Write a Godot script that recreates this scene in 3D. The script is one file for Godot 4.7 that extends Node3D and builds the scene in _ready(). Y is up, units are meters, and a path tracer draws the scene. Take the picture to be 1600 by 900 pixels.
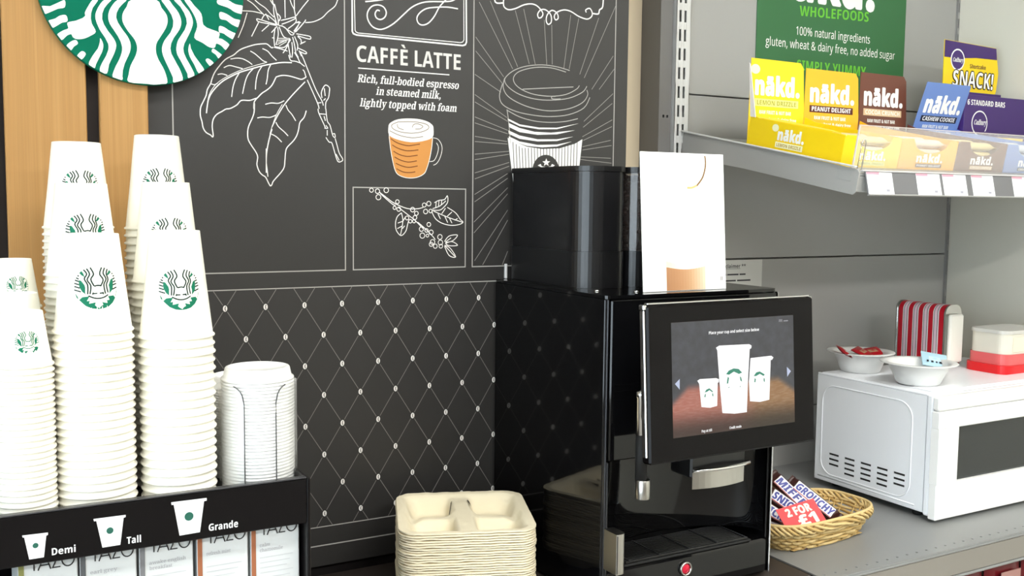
extends Node3D
# A self-service coffee corner in a small shop. Metres, y up. The mural board stands in the plane z = 0.

const ART_LEAF := [
	[2.2,4668,17393,4637,17385,4576,17430,4525,17436,4372,17408,4189,17338,4109,17287,4038,17222,3909,17143,3809,17028,3739,16925,3698,16825,3677,16755,3627,16664,3607,16574,3566,16484,3521,16384,3514,16266,3537,16169,3555,16072,3598,16005,3665,15968,3694,15940,3705,15970,3692,16098,3708,16207,3763,16288,3848,16342,3908,16380,3977,16394,4078,16454,4149,16527,4280,16535,4372,16570,4403,16582,4475,16657,4568,16723,4641,16798,4705,16923],
	[2.2,4705,16928,4799,16960,4904,16962,5009,16944,5115,16921,5168,16940,5206,16968],
	[2.4,4968,17175,4801,17164,4645,17130,4490,17089,4337,17037,4135,16963,3984,16883,3864,16806,3765,16711,3685,16608,3640,16508,3618,16389,3607,16300],
	[1.2,4563,17149,4337,17072,4165,17005,3984,16913,3815,16803,3716,16698,3655,16587,3624,16468],
	[1.9,4300,17303,4370,17269,4441,17215,4501,17169,4563,17149],
	[1.9,4493,17358,4575,17325,4646,17251,4718,17191],
	[1.9,3988,17155,4087,17177,4177,17174,4267,17136,4328,17096],
	[1.9,3882,17014,3967,17055,4066,17042,4175,17021],
	[1.9,3787,16904,3856,16919,3935,16900],
	[1.9,3682,16755,3736,16744,3785,16772],
	[1.9,4124,16953,4063,16849,4022,16728,3998,16573],
	[1.9,4347,17038,4265,16943,4213,16820,4170,16633],
	[1.9,4480,17078,4418,16973,4385,16841,4374,16711],
	[1.9,4624,17119,4582,17025,4565,16893,4544,16802],
	[2.2,5184,16884,5007,16699,4868,16538,4794,16433,4719,16307,4635,16140],
	[2.4,4634,16100,4613,16038,4570,15874,4542,15710,4535,15578,4534,15404],
	[2,4537,15790,4534,15599,4548,15453,4559,15342],
	[1.2,4805,16504,4709,16337,4635,16140,4597,16017],
	[2.2,4392,16571,4351,16509,4345,16408,4356,16509,4349,16358,4317,16257,4265,16144,4244,16052,4248,15932,4292,15843,4372,15725,4397,15655,4391,15594,4385,15523,4420,15422,4471,15367,4522,15333,4568,15242,4599,15196,4625,15222,4652,15279,4811,15467,4839,15607,4850,15730,4877,15818,4979,15925,5038,16015,5071,16119,5093,16228,5163,16314,5201,16424],
	[1.9,4530,16489,4628,16515,4742,16516,4837,16562],
	[1.9,4399,16266,4481,16285,4605,16286,4709,16332],
	[1.9,4863,16497,4899,16418,4961,16350,5024,16250],
	[1.9,4698,16214,4739,16145,4832,16067,4895,16004],
	[1.9,4623,16023,4706,15981,4789,15902],
	[1.9,5012,17340,5064,17263,5106,17185,5180,17130],
	[1.9,5148,17076,5174,17047,5195,16977,5206,16968],
	[1.9,5221,16918,5274,16808,5391,16558,5418,16466],
	[1.9,5107,17358,5160,17250,5223,17102,5360,16783,5467,16593,5489,16522],
	[1.9,5527,16472,5533,16576,5577,16651,5594,16746,5594,16819,5534,16856,5490,16812,5457,16727,5468,16645],
	[1.9,5495,16605,5528,16638],
	[1.9,5507,16803,5522,16679],
	[1.9,5391,16558,5456,16567],
	[1.9,4917,17292,4948,17209,5032,17200,5117,17176],
	[1.8,5399,16465,5414,16391,5499,16215,5523,16156],
	[1.8,5532,16472,5555,16278,5602,16205,5649,16041,5689,16012,5681,16072,5641,16063],
	[1.8,5422,16384,5532,16382],
	[1.8,5500,16350,5523,16276],
	[1.8,5531,16202,5562,16158,5507,16155],
	[1.8,5554,16127,5554,16037],
	[1.8,5530,16006,5585,15932,5632,15919,5680,15769,5735,15619,5807,15628,5816,15667,5760,15756,5720,15892,5689,15997],
	[1.8,5703,15739,5759,15635],
	[1.9,4696,18065,4680,18033,4684,17914,4734,17749],
	[1.9,4696,18065,4725,17938,4750,17841,4754,17741],
	[1.9,4736,17929,4787,17874,4765,17812],
	[1.9,4744,17750,4631,17769,4437,17810,4407,17802,4437,17771,4579,17754,4723,17738],
	[1.9,4488,17815,4550,17891,4683,17814,4713,17767],
	[1.9,4550,17906,4601,17816],
	[1.9,4797,17825,4912,17861,5017,17897,5032,17878,4911,17811,4807,17766],
	[1.9,4765,17742,4858,17721,4951,17618,5004,17623],
	[1.9,4806,17746,4910,17685,5015,17634],
	[1.9,4640,17620,4734,17729],
	[1.9,4702,17706,4680,17554,4689,17415],
	[1.9,4744,17710,4748,17580,4710,17436],
	[1.9,4765,17722,4826,17587,4888,17552],
	[1.9,4689,17405,4845,17407,4951,17538],
	[1.9,4649,17541,4690,17535],
	[1.9,5015,17654,5101,17824,5037,17808],
	[1.9,5036,17666,5185,17842,5196,17874],
	[1.9,5004,17673,5090,17793],
	[1.9,5046,17637,5173,17628,5269,17616,5285,17587,5247,17573,5067,17608],
	[1.9,5067,17598,5120,17552,5130,17502,5194,17528,5108,17480],
	[1.9,4983,17581,5013,17462,5033,17332],
	[1.9,5014,17594,5066,17466,5055,17374],
	[1.9,4908,17473,4928,17354,4948,17254],
	[1.9,4971,17499,4981,17358,4969,17256],
	[1.9,4908,17453,4855,17358,4823,17315],
	[1.9,4679,17394,4803,17374,4897,17351],
	[1.9,5065,17416,5182,17374,5214,17346,5182,17334,5086,17367],
	[1.9,5033,17332,5075,17264],
	[1.9,5086,17377,5128,17289],
	[1.9,4940,17557,4897,17452],
	[1.2,4742,17539,4930,17556],
	[1.2,4742,17509,4930,17536],
	[1.2,4741,17479,4846,17508],
	[1.2,4720,17437,4909,17534],
	[1.2,4762,17421,4887,17502],
	[1.8,4177,17913,4347,17920,4499,17901],
	[1.8,4259,18088,4349,18039,4449,17950,4530,17879],
	[1.8,4380,18101,4450,18049,4551,17990,4622,17918,4683,17864],
	[1.8,4624,18127,4675,18053],
	[1.8,4660,18131,4675,18072,4696,18065],
	[1.8,4862,18152,4865,17872],
	[1.8,4946,18161,4976,18084,5013,18017,5033,17908,5037,17818,4910,17705],
	[1.8,5014,18168,5018,18017],
	[1.8,5252,18193,5155,18072,5043,17919],
	[1.8,5805,18406,5744,18245,5694,18137,5574,18033,5476,17931,5335,17856,5196,17828],
	[1.8,5027,17812,5122,17821],
	[1.8,4257,17891,4194,17689,4112,17494],
	[1.8,4437,17761,4323,17532],
	[1.8,4600,17736,4486,17626]]
const ART_SCROLL := [
	[2.3,6482,18141,6436,18150,6398,18091,6421,18023,6497,18002,6574,18052,6597,18138,6543,18217,6436,18237,6330,18195,6262,18091,6269,17980,6345,17876,6466,17838,6589,17870,6744,17969,6916,18128,7057,18256,7215,18343,7392,18390,7667,18419,7831,18451,7963,18538],
	[2.3,7940,18324,7750,18333,7554,18313,7344,18270,7216,18186,7160,18095,7185,18011,7264,17983,7377,18029,7489,18155,7586,18324,7716,18468,7797,18592],
	[2.3,6224,18268,6391,18299,6543,18336]]
const ART_FRAMEO := [
	[3,5993,18271,5995,17760,6013,17727,6073,17709,8036,17702,8089,17721,8111,17768,8100,18494]]
const ART_FRAMEI := [
	[1.5,6034,18276,6043,17785,6058,17759,6095,17745,7993,17750,8040,17766,8060,17800,8052,18489]]
const ART_BRANCH := [
	[1.6,6470,15122,6613,15022,6715,14952,6852,14890,7008,14843,7183,14844,7288,14868],
	[1.6,6486,15099,6698,14928,6767,14897],
	[1.6,6818,14866,7043,14707,7148,14627,7289,14498],
	[1.6,7183,14611,7325,14498,7467,14368,7521,14302],
	[1.6,6878,14771,6801,14707,6767,14596,6784,14469,6870,14380,6957,14452,6991,14563,7008,14627],
	[1.6,6878,14771,6904,14627,6862,14396],
	[1.6,6904,14627,6810,14596],
	[1.6,6896,14548,6801,14500],
	[1.6,6904,14627,6956,14707],
	[1.6,6896,14500,6939,14548],
	[1.6,7448,14805,7520,14676,7646,14594,7827,14553,7992,14569,8065,14610,8010,14659,7917,14774,7753,14871],
	[1.6,7484,14805,7645,14741,7827,14676,8056,14607],
	[1.6,7573,14757,7619,14667],
	[1.6,7699,14724,7763,14602],
	[1.6,7790,14692,7845,14594],
	[1.6,7645,14757,7717,14855],
	[1.6,7754,14716,7844,14790],
	[1.6,7900,14643,7954,14676],
	[1.6,7501,14950,7590,14992,7698,15009,7752,15074,7761,14969,7699,14887,7609,14822,7466,14821],
	[1.6,7466,14845,7608,14895,7725,14985],
	[1.6,7537,14959,7528,14870],
	[1.6,7590,14984,7582,14886],
	[1.6,7644,14992,7635,14911],
	[1.6,7702,14268,7792,14365,7956,14380,7865,14282,7720,14251],
	[1.6,7720,14259,7829,14332],
	[1.6,7720,14235,7847,14266,7958,14199,7793,14193,7720,14235],
	[1.6,7702,14202,7811,14152,7922,13993,7794,14020,7702,14186],
	[1.6,7711,14194,7904,14002]]
const ART_MUG_BODY := [
	[0,6648,16097,6669,15887,6712,15663,6756,15505,6813,15426,6930,15382,7062,15371,7194,15394,7298,15450,7343,15519,7402,15696,7446,15914,7460,16083,7282,16013,7046,15984,6799,16021]]
const ART_MUG_FOAM := [
	[0,6636,16228,6669,16295,6784,16354,6914,16379,7060,16388,7221,16382,7370,16348,7459,16292,7478,16226,7460,16083,7282,16013,7046,15984,6799,16021,6648,16090]]
const ART_MUG_LINE := [
	[0.9,6676,16032,6799,15964,6973,15924,7090,15935,7222,15960],
	[0.9,6705,15927,6813,15872,6988,15835,7193,15858],
	[0.9,6727,15822,6842,15766,6988,15740,7179,15766],
	[0.9,6748,15724,6857,15674,7002,15644,7164,15669],
	[0.9,6770,15618,6886,15574,7017,15554,7179,15582],
	[0.9,6784,15525,6901,15475,7017,15464,7135,15480]]
const ART_MUG_GREY := [
	[0.6,6813,16318,6698,16264,6719,16199,6856,16152,7060,16138,7251,16169,7377,16228,7370,16288,7251,16323,7060,16334,6813,16318],
	[0.6,7075,16235,7104,16289,7192,16300,7273,16264,7222,16221,7133,16210],
	[0.6,6655,16163,6842,16092,7075,16061,7281,16090],
	[0.6,6798,16282,6813,16223,6914,16188]]
const ART_MUG_WHITE := [
	[1.1,6648,16097,6669,15887,6712,15663,6756,15505,6813,15426,6930,15382,7062,15371,7194,15394,7298,15450,7343,15519,7402,15696,7446,15914,7460,16083],
	[1,7475,16077,7565,16054,7634,15961,7642,15853,7597,15715,7537,15632,7477,15603],
	[1,7536,15992,7574,15918,7552,15796,7492,15685,7409,15663]]
const ART_RAYS := [
	[1.3,8357,18486,9050,17373],
	[1.3,8577,18527,9154,17416],
	[1.3,9090,18413,9395,17487],
	[1.3,9266,18457,9523,17488],
	[1.3,9703,18304,9769,17507],
	[1.3,9865,18230,9888,17515],
	[1.3,10277,18451,10141,17452],
	[1.3,10455,18404,10262,17461],
	[1.3,10906,18457,10498,17376],
	[1.3,11292,18719,10600,17318],
	[1.3,11256,17778,10775,17116],
	[1.3,11285,17535,10946,17126],
	[1.3,8293,17874,8866,17217],
	[1.3,8295,17631,8847,17092],
	[1.3,8280,17223,8812,16942],
	[1.3,8283,16870,8940,16497],
	[1.3,8284,16740,8957,16430],
	[1.3,8286,16477,8958,16270],
	[1.3,8287,16372,8959,16208],
	[1.3,8289,16135,8945,16068],
	[1.3,8290,16043,8961,16023],
	[1.3,8291,15819,8994,15895],
	[1.3,8292,15721,8995,15841],
	[1.3,8294,15487,8996,15693],
	[1.3,8295,15381,8997,15625],
	[1.3,11267,17066,10608,16509],
	[1.3,11254,16881,10594,16397],
	[1.3,11261,16569,10580,16220],
	[1.3,11257,16441,10599,16150],
	[1.3,11235,16178,10584,16032],
	[1.3,11255,16079,10585,15970],
	[1.3,11243,15835,10554,15840],
	[1.3,11263,15741,10538,15792],
	[1.3,8293,15104,8968,15492],
	[1.3,8294,14972,8969,15407],
	[1.3,8283,14609,8971,15235],
	[1.3,8285,14416,8972,15125],
	[1.3,8303,13917,8976,14830],
	[1.3,8468,13840,8978,14646],
	[1.3,8874,13831,8984,14077]]
const ART_CUPL := [
	[1.7,10272,17432,9992,17480,9668,17491,9350,17446,9101,17361,8932,17242,8886,17146,8980,17033,9200,16926,9517,16864,9872,16863,10265,16922,10564,17050,10663,17168],
	[1.7,10190,17398,9862,17451,9509,17431,9195,17341,9071,17225,9104,17107,9262,17010,9516,16945,9871,16934,10198,16987,10428,17097,10494,17171],
	[1.7,9262,17024,9739,17073,10361,17135],
	[1.7,10084,16897,9904,16887,9887,16927,9968,16937],
	[1.7,8886,17199,8857,17038,8951,16884,9202,16765,9520,16688,9875,16666,10269,16728,10567,16856,10683,17002,10664,17098],
	[1.7,8841,17090,8782,16874,8860,16719,9141,16614,9522,16566,9877,16562,10271,16618,10603,16760,10735,16963],
	[1.7,8939,16630,9205,16523,9523,16463,9878,16455,10207,16490,10472,16553],
	[1.7,8939,16643,8972,16458,9023,16030]]
const ART_CUPW := [
	[0,8956,16484,9207,16388,9621,16348,10011,16362,10508,16468,10011,16337,9621,16318,9207,16356,8963,16447],
	[0,8972,16404,9208,16321,9526,16267,9881,16266,10410,16333,10013,16241,9591,16215,9209,16248,8983,16332],
	[0,8974,16270,9210,16186,9592,16133,10014,16150,10378,16214,10015,16117,9593,16095,9210,16127,8984,16206],
	[0,8984,16163,9211,16078,9594,16030,10016,16053,10347,16121,10017,16017,9691,15989,9370,16005,9054,16080,8985,16118],
	[0,8960,16136,9054,16086,9370,15989,9691,15959,10083,15986,10414,16082,10581,16172,10480,15298,9095,15275]]
const ART_CUPK := [
	[0.9,9070,16065,9120,15289],
	[0.9,9135,16029,9181,15290],
	[0.9,9199,15994,9243,15291],
	[0.9,9265,15963,9304,15292],
	[0.9,9329,15966,9366,15293],
	[0.9,9395,15968,9428,15294],
	[0.9,9460,15970,9490,15295],
	[0.9,9525,15973,9552,15296],
	[0.9,9591,15975,9615,15297],
	[0.9,9657,15977,9678,15298],
	[0.9,9724,15979,9741,15299],
	[0.9,9790,15982,9804,15301],
	[0.9,9857,15984,9867,15302],
	[0.9,9924,15986,9931,15303],
	[0.9,9991,15989,9995,15304],
	[0.9,10058,15991,10059,15305],
	[0.9,10126,15993,10123,15306],
	[0.9,10193,16024,10187,15307],
	[0.9,10261,16054,10252,15308],
	[0.9,10329,16084,10317,15309],
	[0.9,10397,16115,10382,15310],
	[0.9,10465,16145,10447,15311]]
const ART_CUPSTAR := [
	[0,9782,15789,9805,15740,9867,15736,9819,15702,9836,15652,9783,15681,9732,15650,9747,15700,9698,15731,9760,15739],
	[0,9599,15654,9663,15684,9680,15643,9761,15631,9697,15616],
	[0,9973,15664,9907,15690,9885,15648,9810,15632,9892,15621]]
const ART_ORN := [
	[2.8,8656,18761,8678,18520,8841,18520],
	[2.4,8851,18591,8845,18529,8862,18452,8955,18412,9099,18449,9265,18528,9433,18563,9560,18532,9669,18427,9648,18353,9585,18329,9562,18398,9625,18476,9732,18487,9841,18408,9854,18283,9790,18232,9746,18290,9765,18400,9861,18491,9970,18457,10004,18369,9950,18328,9917,18388,9970,18466,10122,18526,10276,18514,10455,18441,10635,18409,10735,18459,10756,18535,10698,18612,10609,18575,10621,18530],
	[2.8,10756,18526,10893,18530,10921,18607,10992,18679,11002,18948]]
const ART_SIGN := [
	[0,1293,17637,1407,17649,1511,17707,1599,17751,1597,17654,1509,17625,1418,17574,1328,17538],
	[0,1376,17440,1466,17483,1532,17531,1610,17545,1627,17464,1555,17436,1490,17389,1425,17355],
	[0,1484,17257,1565,17327,1638,17368,1626,17443,1738,17481,1858,17549,1859,17604,1901,17692,1969,17797,2042,17805,1966,17685,1937,17570,1948,17460,1998,17352,1930,17290,1837,17240,1745,17225,1693,17248,1674,17288,1615,17262,1542,17193],
	[0,1605,17116,1665,17183,1731,17210,1756,17163,1703,17117,1656,17057],
	[0,1739,16983,1806,17062,1858,17025,1797,16943],
	[0,2056,17266,2094,17178,2072,17063,2002,16930,1966,16829,1894,16887,1950,17011,2019,17115,2048,17202],
	[0,2129,17814,2223,17824,2141,17731,2091,17614,2095,17502,2159,17381,2238,17275,2270,17178,2233,17047,2169,16915,2132,16770,2039,16799,2068,16907,2131,17025,2168,17156,2130,17265,2052,17385,2002,17521,2005,17619,2061,17737],
	[0,2305,17832,2427,17845,2343,17752,2287,17647,2285,17548,2350,17427,2429,17320,2468,17209,2452,17094,2380,16931,2343,16785,2341,16692,2212,16719,2242,16849,2313,16997,2350,17128,2332,17240,2267,17362,2189,17482,2171,17593,2207,17710],
	[0,2912,17896,3011,17907,3067,17840,3151,17733,3191,17606,3161,17487,3079,17363,3030,17242,3039,17126,3095,17014,3164,16887,3194,16745,3063,16707,3055,16777,2993,16919,2925,17074,2906,17188,2943,17307,3031,17431,3076,17566,3050,17694,2967,17816],
	[0,3089,17915,3175,17924,3225,17857,3310,17763,3358,17637,3342,17532,3289,17410,3229,17288,3213,17184,3254,17070,3325,16943,3367,16828,3278,16785,3265,16850,3195,16992,3125,17119,3113,17220,3144,17339,3217,17448,3270,17584,3251,17699,3181,17823],
	[0,3731,17983,3873,17998,3993,17944,4119,17927,4113,17814,3991,17824,3887,17881,3738,17917],
	[0,3758,17801,3855,17788,3975,17725,4073,17705,4049,17605,3943,17633,3854,17691,3764,17705],
	[0,3748,17592,3822,17584,3912,17533,4005,17496,3971,17411,3866,17454,3806,17493,3746,17503],
	[0,3240,17931,3313,17939,3384,17859,3484,17751,3511,17592,3599,17541,3746,17496,3738,17413,3790,17403,3901,17323,3848,17243,3773,17304,3699,17328,3676,17267,3594,17267,3492,17325,3376,17389,3422,17555,3395,17684,3325,17809],
	[0,3630,17203,3653,17250,3727,17204,3786,17156,3741,17100,3689,17163],
	[0,3539,17063,3577,17095,3658,17034,3612,16979],
	[0,3309,17295,3329,17208,3400,17081,3486,16970,3508,16912,3433,16865,3369,16990,3306,17103,3286,17205],
	[0,2496,17852,2425,17746,2368,17641,2366,17527,2431,17406,2525,17286,2557,17174,2534,17057,2462,16908,2432,16777,2429,16669,2671,16660,2779,16653,2889,16670,2974,16698,2935,16871,2853,17024,2820,17138,2829,17254,2888,17360,2961,17483,2994,17587,2979,17687,2910,17781,2834,17888]]
const ART_CHERRY := [[6327,15152,39],[6436,15137,44],[6453,15036,50],[6596,15155,47],[6801,14961,38],[6749,14857,32],[6827,14834,41],[7086,14827,45],[7157,14764,40],[6982,14683,38],[7043,14627,35],[7130,14691,40],[7113,14627,32],[7306,14909,40],[7394,14934,45],[7333,14796,45],[7430,14805,36],[7395,14570,40],[7254,14490,45],[7351,14466,36],[7440,14433,45],[7272,14377,52],[7369,14376,29],[7611,14350,49],[7468,14262,49],[7441,14222,41],[7522,14188,42],[7621,14252,49],[7630,14187,39]]
const ART_LIPCUP := [[0,636,11305,892,11299,891,11271,874,11268,844,11027,698,11026,655,11281,641,11281],[0,1360,11381,1703,11378,1702,11352,1680,11348,1638,11038,1447,11036,1390,11354,1366,11353],[0,2205,11453,2611,11449,2611,11416,2580,11414,2527,11046,2293,11041,2233,11421,2209,11420]]
const SCR_CUP := [[0,3452,7542,3713,7700,6175,7613,6370,7467,6338,7235,6208,7167,6022,4471,5877,1480,4871,1478,3877,1670,3676,4584,3548,7279],[0,1928,4765,2116,4897,3419,4840,3651,4714,3632,4460,3541,4406,3462,2365,2893,2269,2213,2429,2067,4498],[0,6260,6341,8022,6387,8211,6211,8091,6010,7968,5994,7799,2365,7006,2261,6158,2428,6099,4202]]
const SCR_LOGO := [[0,4221,5106,4448,5406,4854,5560,5267,5456,5534,5106,5276,5002,4859,5263,4455,5019],[0,4342,4837,4460,4760,4376,4253,4260,4240],[0,5338,4801,5459,4659,5526,4262,5381,4407],[0,4359,3894,4474,3959,4453,3832],[0,5320,3920,5415,3883,5370,3784],[0,6497,4684,6708,4991,7010,5054,7443,4721,7323,4601,7014,4830,6715,4663],[0,6574,4480,6672,4404,6630,4081,6533,4130],[0,7327,4403,7426,4353,7434,3996,7333,4139],[0,2473,3693,2639,3929,2864,4006,3154,3681,3075,3626,2867,3840,2642,3700],[0,2509,3562,2577,3529,2537,3241,2446,3290],[0,3076,3562,3157,3489,3173,3231,3080,3306]]
const SCR_ARROW := [[0,191,4696,566,5093,547,4159],[0,9356,5228,9707,4792,9377,4288]]


var rng := RandomNumberGenerator.new()
var taken := {}
var mats := {}
var fonts := {}

func _ready() -> void:
	rng.seed = 7
	set_view()
	set_lights()
	build_room()
	build_mural()
	build_wall_sign()
	build_counter()
	build_shelving()
	build_coffee_machine()
	build_microwave()
	build_cup_stand()
	build_cups()
	build_lids()
	build_trays()
	build_display_shelf()
	build_snack_boxes()
	build_on_microwave()
	build_basket()
	build_small_print()

# ---------------------------------------------------------------- view and light
func set_view() -> void:
	var cam := Camera3D.new()
	cam.name = "camera"
	cam.fov = 32.08
	cam.near = 0.05
	cam.far = 40.0
	add_child(cam)
	cam.transform = Transform3D(Basis(Vector3(0.86997, 0.010570, 0.49297), Vector3(0.033641, 0.996170, -0.080731), Vector3(-0.49197, 0.086792, 0.86628)).orthonormalized(), Vector3(0, 1.5, 1.6))
	cam.current = true
	var env := Environment.new()
	env.background_mode = Environment.BG_COLOR
	env.background_color = Color(0.90, 0.96, 1.0)
	env.background_energy_multiplier = 8.0
	env.tonemap_mode = Environment.TONE_MAPPER_LINEAR
	env.tonemap_exposure = 1.07
	env.sdfgi_enabled = true
	env.ssao_enabled = true
	env.ssil_enabled = true
	var we := WorldEnvironment.new()
	we.name = "environment"
	we.environment = env
	add_child(we)

const LAMPS := [[0.30, 1.35, 1.8], [1.60, 1.35, 1.75], [0.50, 3.2, 4.6], [1.70, 3.2, 2.4], [-1.2, 3.2, 1.0]]

func set_lights() -> void:
	var glow := mat("lamp_diffuser", Color(0.95, 0.95, 0.93), 0.5)
	glow.emission_enabled = true
	glow.emission = Color(1.0, 0.995, 0.98)
	glow.emission_energy_multiplier = 3.0
	for i in LAMPS.size():
		var l: Array = LAMPS[i]
		var where := ["over the mural aisle", "over the microwave aisle", "behind the mural aisle lamp", "behind the microwave aisle lamp", "by the far left wall"]
		var t := thing("ceiling_lamp", "white ceiling light panel " + where[i], "lamp", Vector3(l[0], 2.75, l[1]), 0.0, "ceiling light panels")
		part(t, "lamp_frame", rbox(Vector3(-0.63, -0.05, -0.18), Vector3(0.63, 0.0, 0.18), 0.004), mat("lamp_frame", Color(0.85, 0.85, 0.85), 0.4))
		part(t, "lamp_diffuser", rbox(Vector3(-0.6, -0.056, -0.15), Vector3(0.6, -0.0505, 0.15), 0.002), glow)
		var a := AreaLight3D.new()
		a.name = "lamp_light"
		a.area_size = Vector2(1.2, 0.3)
		a.light_energy = l[2]
		a.light_color = Color(1.0, 0.995, 0.98)
		a.shadow_enabled = true
		a.set("area_range", 12.0)
		a.set("area_attenuation", 2.0)
		a.rotation_degrees = Vector3(-90, 0, 0)
		a.position = Vector3(0, -0.06, 0)
		t.add_child(a, true)

# ---------------------------------------------------------------- helpers: nodes
func numbered(called: String) -> String:
	var n: int = taken.get(called, 0)
	taken[called] = n + 1
	return called if n == 0 else "%s_%03d" % [called, n]

func thing(called: String, label: String, category: String, at := Vector3.ZERO, turn := 0.0, group := "") -> Node3D:
	var o := Node3D.new()
	o.name = numbered(called)
	add_child(o)
	o.position = at
	o.rotation.y = turn
	tag(o, label, category, group)
	return o

func tag(o: Node, label: String, category: String, group := "") -> void:
	o.set_meta("label", label)
	o.set_meta("category", category)
	if group:
		o.set_meta("group", group)

func copy(src: Node3D, at: Vector3, turn: float, label: String, group := "") -> Node3D:
	var o: Node3D = src.duplicate()
	var base := String(src.name)
	var cut := base.rfind("_")
	if cut > 0 and base.substr(cut + 1).is_valid_int():
		base = base.substr(0, cut)
	o.name = numbered(base)
	add_child(o)
	o.position = at
	o.rotation.y = turn
	o.set_meta("label", label)
	if group:
		o.set_meta("group", group)
	return o

func part(parent: Node, called: String, m: Mesh, material: Material, at := Vector3.ZERO) -> MeshInstance3D:
	var o := MeshInstance3D.new()
	o.name = called
	o.mesh = m
	o.material_override = material
	o.position = at
	parent.add_child(o, true)
	return o

func structure(called: String, m: Mesh, material: Material) -> MeshInstance3D:
	var o := part(self, called, m, material)
	o.set_meta("kind", "structure")
	return o

func mat(key: String, color := Color.WHITE, rough := 0.5, metal := 0.0, spec := 0.5) -> StandardMaterial3D:
	if not mats.has(key):
		var m := StandardMaterial3D.new()
		m.resource_name = key
		m.albedo_color = color
		m.roughness = rough
		m.metallic = metal
		m.metallic_specular = spec
		mats[key] = m
	return mats[key]

func clear(key: String, color: Color, alpha: float, rough := 0.03) -> StandardMaterial3D:
	var m := mat(key, Color(color.r, color.g, color.b, alpha), rough)
	m.transparency = BaseMaterial3D.TRANSPARENCY_ALPHA
	return m

func nth(n: int) -> String:
	var end := "th"
	if n % 100 < 11 or n % 100 > 13:
		end = ["th", "st", "nd", "rd", "th", "th", "th", "th", "th", "th"][n % 10]
	return "%d%s" % [n, end]

# ---------------------------------------------------------------- helpers: shapes
func begin(smooth := false) -> SurfaceTool:
	var st := SurfaceTool.new()
	st.begin(Mesh.PRIMITIVE_TRIANGLES)
	st.set_smooth_group(0 if smooth else -1)
	return st

func finish(st: SurfaceTool) -> ArrayMesh:
	st.generate_normals()
	return st.commit()

func tri(st: SurfaceTool, a: Vector3, b: Vector3, c: Vector3) -> void:
	st.add_vertex(a)
	st.add_vertex(b)
	st.add_vertex(c)

func quad(st: SurfaceTool, a: Vector3, b: Vector3, c: Vector3, d: Vector3) -> void:
	tri(st, a, b, c)
	tri(st, a, c, d)

# a box with chamfered edges
func add_rbox(st: SurfaceTool, lo: Vector3, hi: Vector3, r: float, xf := Transform3D()) -> void:
	var c := (lo + hi) * 0.5
	var h := (hi - lo) * 0.5
	r = minf(r, minf(h.x, minf(h.y, h.z)) * 0.98)
	var pt := func(sx: float, sy: float, sz: float, ax: int) -> Vector3:
		var v := Vector3(sx * (h.x - (0.0 if ax == 0 else r)), sy * (h.y - (0.0 if ax == 1 else r)), sz * (h.z - (0.0 if ax == 2 else r)))
		return xf * (c + v)
	for s in [-1.0, 1.0]:
		var x := [pt.call(s, -1, -1, 0), pt.call(s, 1, -1, 0), pt.call(s, 1, 1, 0), pt.call(s, -1, 1, 0)]
		var y := [pt.call(-1, s, -1, 1), pt.call(-1, s, 1, 1), pt.call(1, s, 1, 1), pt.call(1, s, -1, 1)]
		var z := [pt.call(-1, -1, s, 2), pt.call(1, -1, s, 2), pt.call(1, 1, s, 2), pt.call(-1, 1, s, 2)]
		for f in [x, y, z]:
			if s > 0:
				quad(st, f[3], f[2], f[1], f[0])
			else:
				quad(st, f[0], f[1], f[2], f[3])
	for a in [-1.0, 1.0]:
		for b in [-1.0, 1.0]:
			quad(st, pt.call(a, b, -1, 0), pt.call(a, b, 1, 0), pt.call(a, b, 1, 1), pt.call(a, b, -1, 1))
			quad(st, pt.call(a, -1, b, 0), pt.call(a, 1, b, 0), pt.call(a, 1, b, 2), pt.call(a, -1, b, 2))
			quad(st, pt.call(-1, a, b, 1), pt.call(1, a, b, 1), pt.call(1, a, b, 2), pt.call(-1, a, b, 2))
			for d in [-1.0, 1.0]:
				tri(st, pt.call(a, b, d, 0), pt.call(a, b, d, 1), pt.call(a, b, d, 2))

func rbox(lo: Vector3, hi: Vector3, r := 0.001) -> ArrayMesh:
	var st := begin()
	add_rbox(st, lo, hi, r)
	return finish(st)

# profile (radius, height) turned round the y axis
func add_lathe(st: SurfaceTool, profile: Array, seg := 40, at := Vector3.ZERO, from := 0.0, to := TAU) -> void:
	for i in seg:
		var a := from + (to - from) * i / seg
		var b := from + (to - from) * (i + 1) / seg
		if i == seg - 1 and is_equal_approx(to - from, TAU):
			b = from
		for k in profile.size() - 1:
			var p: Vector2 = profile[k]
			var q: Vector2 = profile[k + 1]
			var v0 := at + Vector3(p.x * sin(a), p.y, p.x * cos(a))
			var v1 := at + Vector3(p.x * sin(b), p.y, p.x * cos(b))
			var v2 := at + Vector3(q.x * sin(b), q.y, q.x * cos(b))
			var v3 := at + Vector3(q.x * sin(a), q.y, q.x * cos(a))
			if p.x > 1e-6:
				tri(st, v0, v1, v2)
			if q.x > 1e-6:
				tri(st, v0, v2, v3)

func lathe(profile: Array, seg := 40, smooth := true) -> ArrayMesh:
	var st := begin(smooth)
	add_lathe(st, profile, seg)
	return finish(st)

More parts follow.
